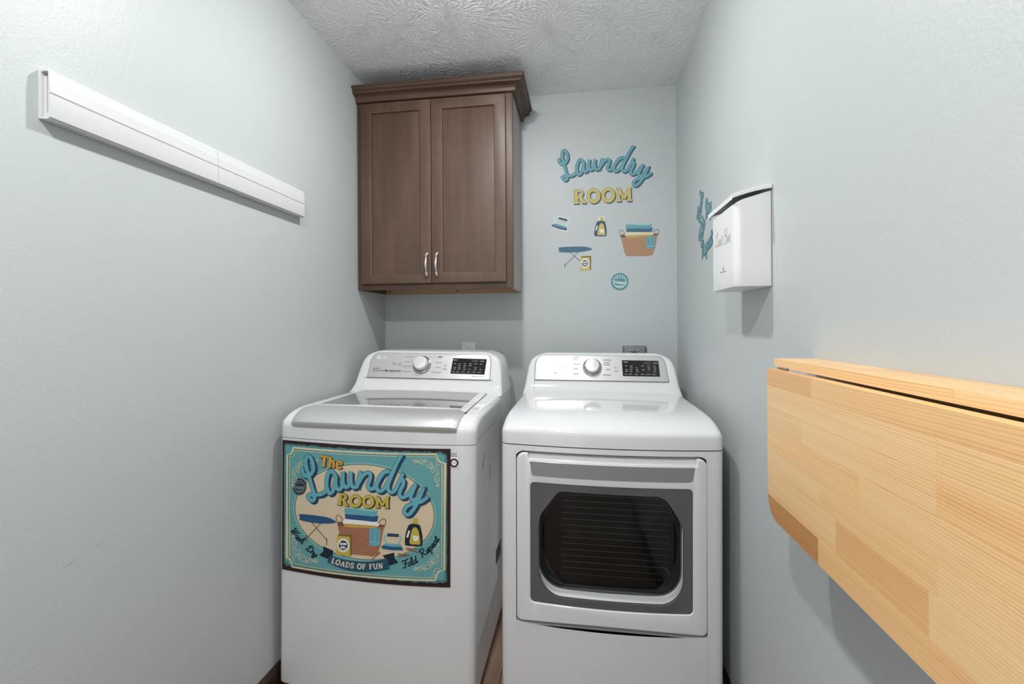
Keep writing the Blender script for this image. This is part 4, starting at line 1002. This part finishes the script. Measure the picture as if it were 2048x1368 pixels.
def linmap(src, dst):
    """affine fit of three or more point pairs"""
    n = len(src); A = Matrix(((sum(x * x for x, y in src), sum(x * y for x, y in src), sum(x for x, y in src)), (sum(x * y for x, y in src), sum(y * y for x, y in src), sum(y for x, y in src)), (sum(x for x, y in src), sum(y for x, y in src), n)))
    Ai = A.inverted(); co = []
    for k in (0, 1):
        b = Vector((sum(s[0] * d[k] for s, d in zip(src, dst)), sum(s[1] * d[k] for s, d in zip(src, dst)), sum(d[k] for d in dst))); co.append(Ai @ b)
    return lambda x, y: (co[0][0] * x + co[0][1] * y + co[0][2], co[1][0] * x + co[1][1] * y + co[1][2])
def wart(): return Art(wall_map, eps=5e-5)
def decal(a, name, label): return tag(a.done(name), label, 'decal', 'laundry decals on the back wall')
a = wart()
TL = linmap([(245, 178), (1048, 160), (1265, 530), (1080, 676), (262, 555), (436, 305), (1050, 336)], [(155, 135), (735, 85), (868, 318), (745, 420), (148, 378), (290, 195), (733, 213)])
LW = [[TL(*p) for p in q] for q in LAUN]
for q in LW: a.stroke(q, 33, K['white'], smooth=6, dx=-1.5, dy=0)
for dx in (9, 5):
    for q in LW: a.stroke(q, 27, KD['navy'], smooth=6, dx=dx, dy=dx * .8)
for q in LW: a.stroke(q, 28, KD['navy'], smooth=6)
for q in LW: a.stroke(q, 22, KD['sky'], smooth=6)
decal(a, 'script_decal', 'large teal script word decal, topmost on the back wall')
a = wart()
letters(a, SLAB, 'ROOM', [(232, 571), (350, 566), (470, 558), (600, 552), (725, 548)], (112, 30), [(-1, 0, 10, K['white']), (6, 5, 4, KD['navy']), (0, 0, 5, KD['navy']), (0, 0, -1, KD['gold'])], gap=0)
decal(a, 'block_word_decal', 'golden block-letter word decal below the teal script on the back wall')
def outline(a, pts, w=10, T=idt): a.stroke([T(*p) for p in pts], w, K['white'], True); a.fill([T(*p) for p in pts], K['white'])
a = wart()
TI = linmap([(868, 950), (1057, 981), (922, 836), (1021, 842)], [(52, 746), (182, 797), (115, 682), (190, 700)])
a.stroke([TI(*p) for p in ((868, 950), (905, 930), (1036, 930), (1057, 981), (970, 982), (880, 968))], 11, K['white'], True)
a.stroke([TI(*p) for p in ((918, 928), (893, 880), (903, 853), (922, 836), (1021, 842), (1038, 862), (1043, 882), (1016, 930))], 15, K['white'])
parts_iron(a, TI, .66, KD); decal(a, 'iron_decal', 'small flat iron decal at the left, on the back wall')
a = wart()
TB = linmap([(1160, 705), (1073, 925), (1221, 930)], [(470, 676), (407, 828), (510, 828)])
a.fill([TB(*p) for p in catmull([(1115, 753), (1137, 702), (1185, 705), (1195, 757), (1210, 787), (1226, 861), (1224, 933), (1205, 950), (1085, 945), (1068, 925), (1070, 865), (1086, 798)], 4, True)], K['white'])
parts_bottle(a, TB, .66, KD); decal(a, 'detergent_decal', 'dark detergent bottle decal with yellow cap, on the back wall')
a = wart()
TK = linmap([(485, 700), (908, 730), (560, 1008), (836, 1020), (700, 622)], [(615, 805), (943, 790), (680, 1000), (893, 998), (780, 735)])
parts_basket(a, TK, .72, KD); decal(a, 'basket_decal', 'wicker laundry basket decal with folded towels, rightmost on the back wall')
a = wart()
TO = linmap([(177, 700), (482, 733), (228, 885), (275, 740)], [(118, 953), (388, 942), (165, 1085), (205, 973)])
parts_board(a, TO, .8, False, KD); decal(a, 'ironing_board_decal', 'blue ironing board decal on the back wall')
a = wart()
TS = linmap([(495, 856), (605, 865), (605, 1029), (487, 1018)], [(293, 1018), (372, 1014), (372, 1124), (291, 1124)])
a.h = 8e-4; parts_soda(a, TS, .68, KD); decal(a, 'soda_box_decal', 'yellow soda box decal overlapping the ironing board decal')
a = wart()
parts_badge(a, idt, 620, 1216, 76, 76, 1, pal('wall badge teal', (.10, .27, .30)), pal('wall badge light', (.55, .66, .68))); decal(a, 'badge_decal', 'round teal clothespin badge decal, lowest on the back wall')
# four words on the right wall, half behind the bin
def rwall(u, v, h): return Vector((W - .0006 - h, u, v))
for nm, word, p0, p1, hh in (('wash_decal', 'Wash', (-.452, 1.655), (-.515, 1.752), .058), ('dry_decal', 'Dry', (-.548, 1.655), (-.622, 1.668), .062), ('fold_decal', 'Fold', (-.480, 1.560), (-.535, 1.640), .058), ('repeat_decal', 'Repeat', (-.487, 1.510), (-.640, 1.545), .058)):
    a = Art(rwall, eps=5e-5)
    letters(a, SCRIPT, word, [p0, p1], (hh, .008), [(0, 0, .006, KD['navy']), (0, 0, -.001, KD['sky'])], slant=.1, gap=.02, ydown=True)
    tag(a.done(nm), {'wash_decal': 'teal script word decal reading Wash, upper left on the right wall', 'dry_decal': 'teal script word decal reading Dry beside the bin lid on the right wall', 'fold_decal': 'teal script word decal reading Fold, middle of the right wall words', 'repeat_decal': 'teal script word decal reading Repeat, lowest of the right wall words'}[nm], 'decal', 'script word decals on the right wall')

# ------------------------------------------------------------------ outlets
ot = thing('wall_outlet', 'white duplex wall outlet behind the washing machine', 'outlet', (.4643, 0, 1.10))
obj('cover_plate', plate(rrect(.4283, 1.046, .5003, 1.1608, .003, 3), [ell(.4643, 1.123, .0165, .0135, 20), ell(.4643, 1.084, .0165, .0135, 20)], 0, .006, fm(-.0002), .002), M_plastic, ot)
for zc in (1.123, 1.084):
    r = obj('receptacle', plate(ell(.4643, zc, .016, .013, 20), [], 0, .0065, fm(-.0002), .0006), M_plastic, ot)
    for sx_2, hgt in ((-.0062, .008), (.0062, .0065)): obj('slot', plate(rrect(.4643 + sx_2 - .0011, zc + .003 - hgt / 2, .4643 + sx_2 + .0011, zc + .003 + hgt / 2, .0003, 1), [], .006, .0068, fm(-.0002)), M_dark, r, 0)
    obj('ground_hole', plate(ell(.4643, zc - .0068, .0026, .0026, 12), [], .006, .0068, fm(-.0002)), M_dark, r, 0)
o2 = thing('dryer_outlet', 'grey steel dryer outlet plate behind the dryer', 'outlet', (1.318, 0, 1.09))
dop = plate(rrect(1.2615, 1.032, 1.3755, 1.1445, .004, 3), [], 0, .022, fm(-.0002), .006)
pl = obj('steel_plate', dop, M_steel, o2)
for sx_2 in (1.2965, 1.3385): obj('screw', lathe((sx_2, -.022, 1.1205), (0, -1, 0), [(.0055, 0), (.005, .002), (.003, .003), (.0005, .0032)], 14), M_chrome, pl)
obj('receptacle', lathe((1.3175, -.022, 1.086), (0, -1, 0), [(.030, 0), (.030, .003), (.027, .006), (.001, .006)], 36), M_dark, o2)

# ------------------------------------------------------------------ rail on the left wall
RY0, RY1, RZ0, RZ1, RD = -1.652, -.795, 1.659, 1.7575, .027
rl = thing('wall_rail', 'long white grooved rail mounted high on the left wall', 'rail', (0, (RY0 + RY1) / 2, RZ0))
obj('back_channel', loft([[Vector((x, y, z)) for x, z in ((.0005, RZ0 + .002), (.0215, RZ0), (.024, RZ0 + .001), (.024, RZ0 + .004), (.0075, RZ0 + .006), (.0075, RZ1 - .005), (.018, RZ1 - .004), (.018, RZ1), (.0005, RZ1 - .001))] for y in (RY0, RY1)], True, True, True), M_rail, rl, 0)
mid = -1.2195
prof = [(.012, RZ0 + .0055), (RD, RZ0 + .0035), (RD + .0005, RZ0 + .005), (RD + .0005, 1.7085), (RD - .002, 1.7095), (RD - .002, 1.7105), (RD + .0005, 1.7115), (RD, 1.735), (RD - .0012, 1.7362), (RD - .003, RZ1 - .002), (RD - .005, RZ1), (.016, RZ1), (.016, RZ1 - .004), (.0225, RZ1 - .0045), (.0225, RZ0 + .012), (.012, RZ0 + .011)]
for y0, y1 in ((RY0 + .001, mid - .0006), (mid + .0006, RY1)):
    obj('front_panel', loft([[Vector((x, y, z)) for x, z in prof] for y in (y0, y1)], True, True, True), M_rail, rl, 25)
obj('inner_strip', loft([[Vector((x, y, z)) for x, z in ((.0085, RZ0 + .012), (.0155, RZ0 + .012), (.0155, RZ1 - .012), (.0085, RZ1 - .012))] for y in (RY0 + .004, RY1)], True, True, True), M_rail, rl, 0)

# ------------------------------------------------------------------ lint bin on the right wall
BY0, BY1, BZ, BDp = -1.170, -.957, 1.3435, .0885
bn = thing('lint_bin', 'white metal lint bin with slanted lid hung on the right wall', 'bin', (W, (BY0 + BY1) / 2, BZ))
def bin_plan(ins=0.0, r=.020):
    P = [(0.0015, BY0 + ins)]
    for q in range(7): t = math.pi / 2 * q / 6; P.append((BDp - ins - r + r * math.sin(t), BY0 + ins + r - r * math.cos(t)))
    for q in range(7): t = math.pi / 2 * q / 6; P.append((BDp - ins - r + r * math.cos(t), BY1 - ins - r + r * math.sin(t)))
    P.append((.0015, BY1 - ins)); return P
def bin_top(d): return 1.588 - .10 * d - 2.6 * d * d - .004
rows = [[Vector((W - d, y, z if z else bin_top(d))) for d, y in bin_plan(i_)] for i_, z in ((.006, BZ - .0004), (.0025, BZ), (.0006, BZ + .001), (0, BZ + .003), (.0002, BZ + .05), (.0002, None))]
bd = obj('bin_body', loft(rows, True, True, False), M_plastic, bn, 40)
lid_rows = []
for d in (.0015, .02, .04, .06, .075, .088, .0955, .0955):
    z = 1.5985 - .10 * d - 1.35 * d * d
    lid_rows.append((d, z))
rows = []
for k, (d, z) in enumerate(lid_rows):
    z2 = z - (.0125 if k == len(lid_rows) - 1 else 0)
    rows.append([Vector((W - d, y, zz_)) for y, zz_ in ((BY0 - .0075, z2 - (.010 if k < len(lid_rows) - 1 else 0)), (BY0 - .0078, z2 - .001), (BY0 - .0065, z2), (BY1 + .0065, z2), (BY1 + .0078, z2 - .001), (BY1 + .0075, z2 - (.010 if k < len(lid_rows) - 1 else 0)))])
und = [[Vector((W - d, y, z - .0025)) for y in (BY0 - .006, BY1 + .006)] for d, z in lid_rows[:-1]]
obj('bin_lid', joinvf(loft(rows), loft(und)), M_plastic, bn, 35)
def binfront(u, v, h): return Vector((W - BDp + .0002 - .0004 - h, u, v))
a = Art(binfront, eps=3e-5)
letters(a, SCRIPT, 'Lint', [(-.998, 1.470), (-1.066, 1.466)], (.038, .0013), [(0, 0, 0, M_inkl)], slant=.2, gap=.05, ydown=True)
letters(a, SCRIPT, 'Bin', [(-1.080, 1.466), (-1.137, 1.464)], (.040, .0013), [(0, 0, 0, M_inkl)], slant=.2, gap=.05, ydown=True)
a.done('bin_lettering', bd)
a = Art(binfront, eps=3e-5)
a.fill([(-1.0725, 1.408), (-1.076, 1.400), (-1.0755, 1.3965), (-1.0695, 1.3965), (-1.069, 1.400)], M_ink); dashes(a, -1.0965, 1.391, .050, .002, M_ink, 9)
a.done('bin_mark', bd)

# ------------------------------------------------------------------ fold-down table on the right wall
PINE = [pine('pine pale', (.88, .60, .315), (.73, .42, .175)), pine('pine honey', (.86, .545, .255), (.70, .37, .14)), pine('pine amber', (.80, .48, .215), (.64, .33, .115)), pine('pine dark', (.60, .31, .125), (.40, .165, .055)), pine('pine light end', (.87, .58, .29), (.70, .39, .155))]
TY0, TY1 = -2.14, -1.385
tb = thing('drop_leaf_table', 'pine wall-mounted drop-leaf table folded down below the lint bin', 'table', (W, (TY0 + TY1) / 2, 1.16))
TD, TZ = .079, 1.177
top = obj('shelf_top', box(W - TD + .003, TY0 + .002, TZ - .0155, W - .0005, TY1 - .002, TZ - .003, 0), PINE[1], tb, smooth=0)
topmap = lambda u, v, h: Vector((W - u, v, TZ + h))
for (u0, u1) in ((.0005, .037), (.0373, TD)):
    ys = TY1
    ends = [(-1.62, 0), (-1.98, 4), (TY0, 1)] if u0 < .01 else [(-1.50, 0), (-1.86, 4), (TY0, 0)]
    for ye, mi in ends:
        obj('stave', plate([(u0, ye + .0002), (u1, ye + .0002), (u1, ys - .0002), (u0, ys - .0002)], [], -.016, 0, topmap, .0012 if u1 == TD else .0004, back=True), PINE[mi], top, 40); ys = ye
obj('wall_cleat', box(W - .022, TY0 + .08, 1.09, W - .0005, TY1 - .06, TZ - .016, .001, 1), PINE[0], tb, smooth=0)
LX, LY1, LY0, LZ1, LZ0 = W - .098, -1.400, -2.135, 1.1575, .8575
lf = obj('leaf', box(LX + .004, LY0 + .03, LZ0 + .03, LX + .017, LY1 - .03, LZ1 - .003), PINE[1], tb, smooth=0)
leafmap = lambda u, v, h: Vector((LX + .017 - h, u, v))
outl = rrect(LY0, LZ0, LY1, LZ1, (.045, .045, .0008, .0008), 8)
def clip(poly, c0, c1, axis):
    def half(P, keep, val):
        out = []
        for i in range(len(P)):
            p, q = P[i], P[(i + 1) % len(P)]; kp, kq = keep(p[axis]), keep(q[axis])
            if kp: out.append(p)
            if kp != kq:
                t = (val - p[axis]) / (q[axis] - p[axis]); out.append((p[0] + (q[0] - p[0]) * t, p[1] + (q[1] - p[1]) * t))
        return out
    P = half(poly, lambda v: v >= c0, c0); return half(P, lambda v: v <= c1, c1) if P else P
zr = [LZ1, 1.124, 1.081, 1.038, .994, .951, .9, LZ0]
rowsS = [[(-1.585, 2), (-2.2, 1)], [(-1.863, 0), (-2.2, 0)], [(-1.548, 4), (-1.863, 0), (-2.2, 1)], [(-1.72, 1), (-2.2, 0)], [(-1.612, 0), (-1.863, 4), (-2.2, 0)], [(-1.659, 0), (-1.85, 2), (-2.2, 0)], [(-1.606, 3), (-2.2, 1)]]
for k in range(7):
    ys = 0.0
    for ye, mi in rowsS[k]:
        P = clip(clip(outl, zr[k + 1] + .0001, zr[k] - .0001, 1), ye + .0001, ys - .0001, 0)
        if len(P) >= 3 and abs(area2(P)) > 1e-6:
            Q = []
            for p in P:
                if not Q or math.hypot(p[0] - Q[-1][0], p[1] - Q[-1][1]) > 2e-4: Q.append(p)
            obj('stave', plate(Q, [], 0, .017 + random.uniform(-.0001, .0001), leafmap, .0003, back=True, seg=1), PINE[mi], lf, 40)
        ys = ye
for hy in (-1.435, -2.08):
    hg = obj('hinge', box(LX + .0175, hy - .02, 1.132, LX + .0195, hy + .02, 1.1588, .0004, 1), M_steel, tb, smooth=0)
    obj('hinge_pin', tube([(LX + .0165, hy - .021, 1.1592), (LX + .0165, hy + .021, 1.1592)], .0022, 10), M_steel, hg, 50)
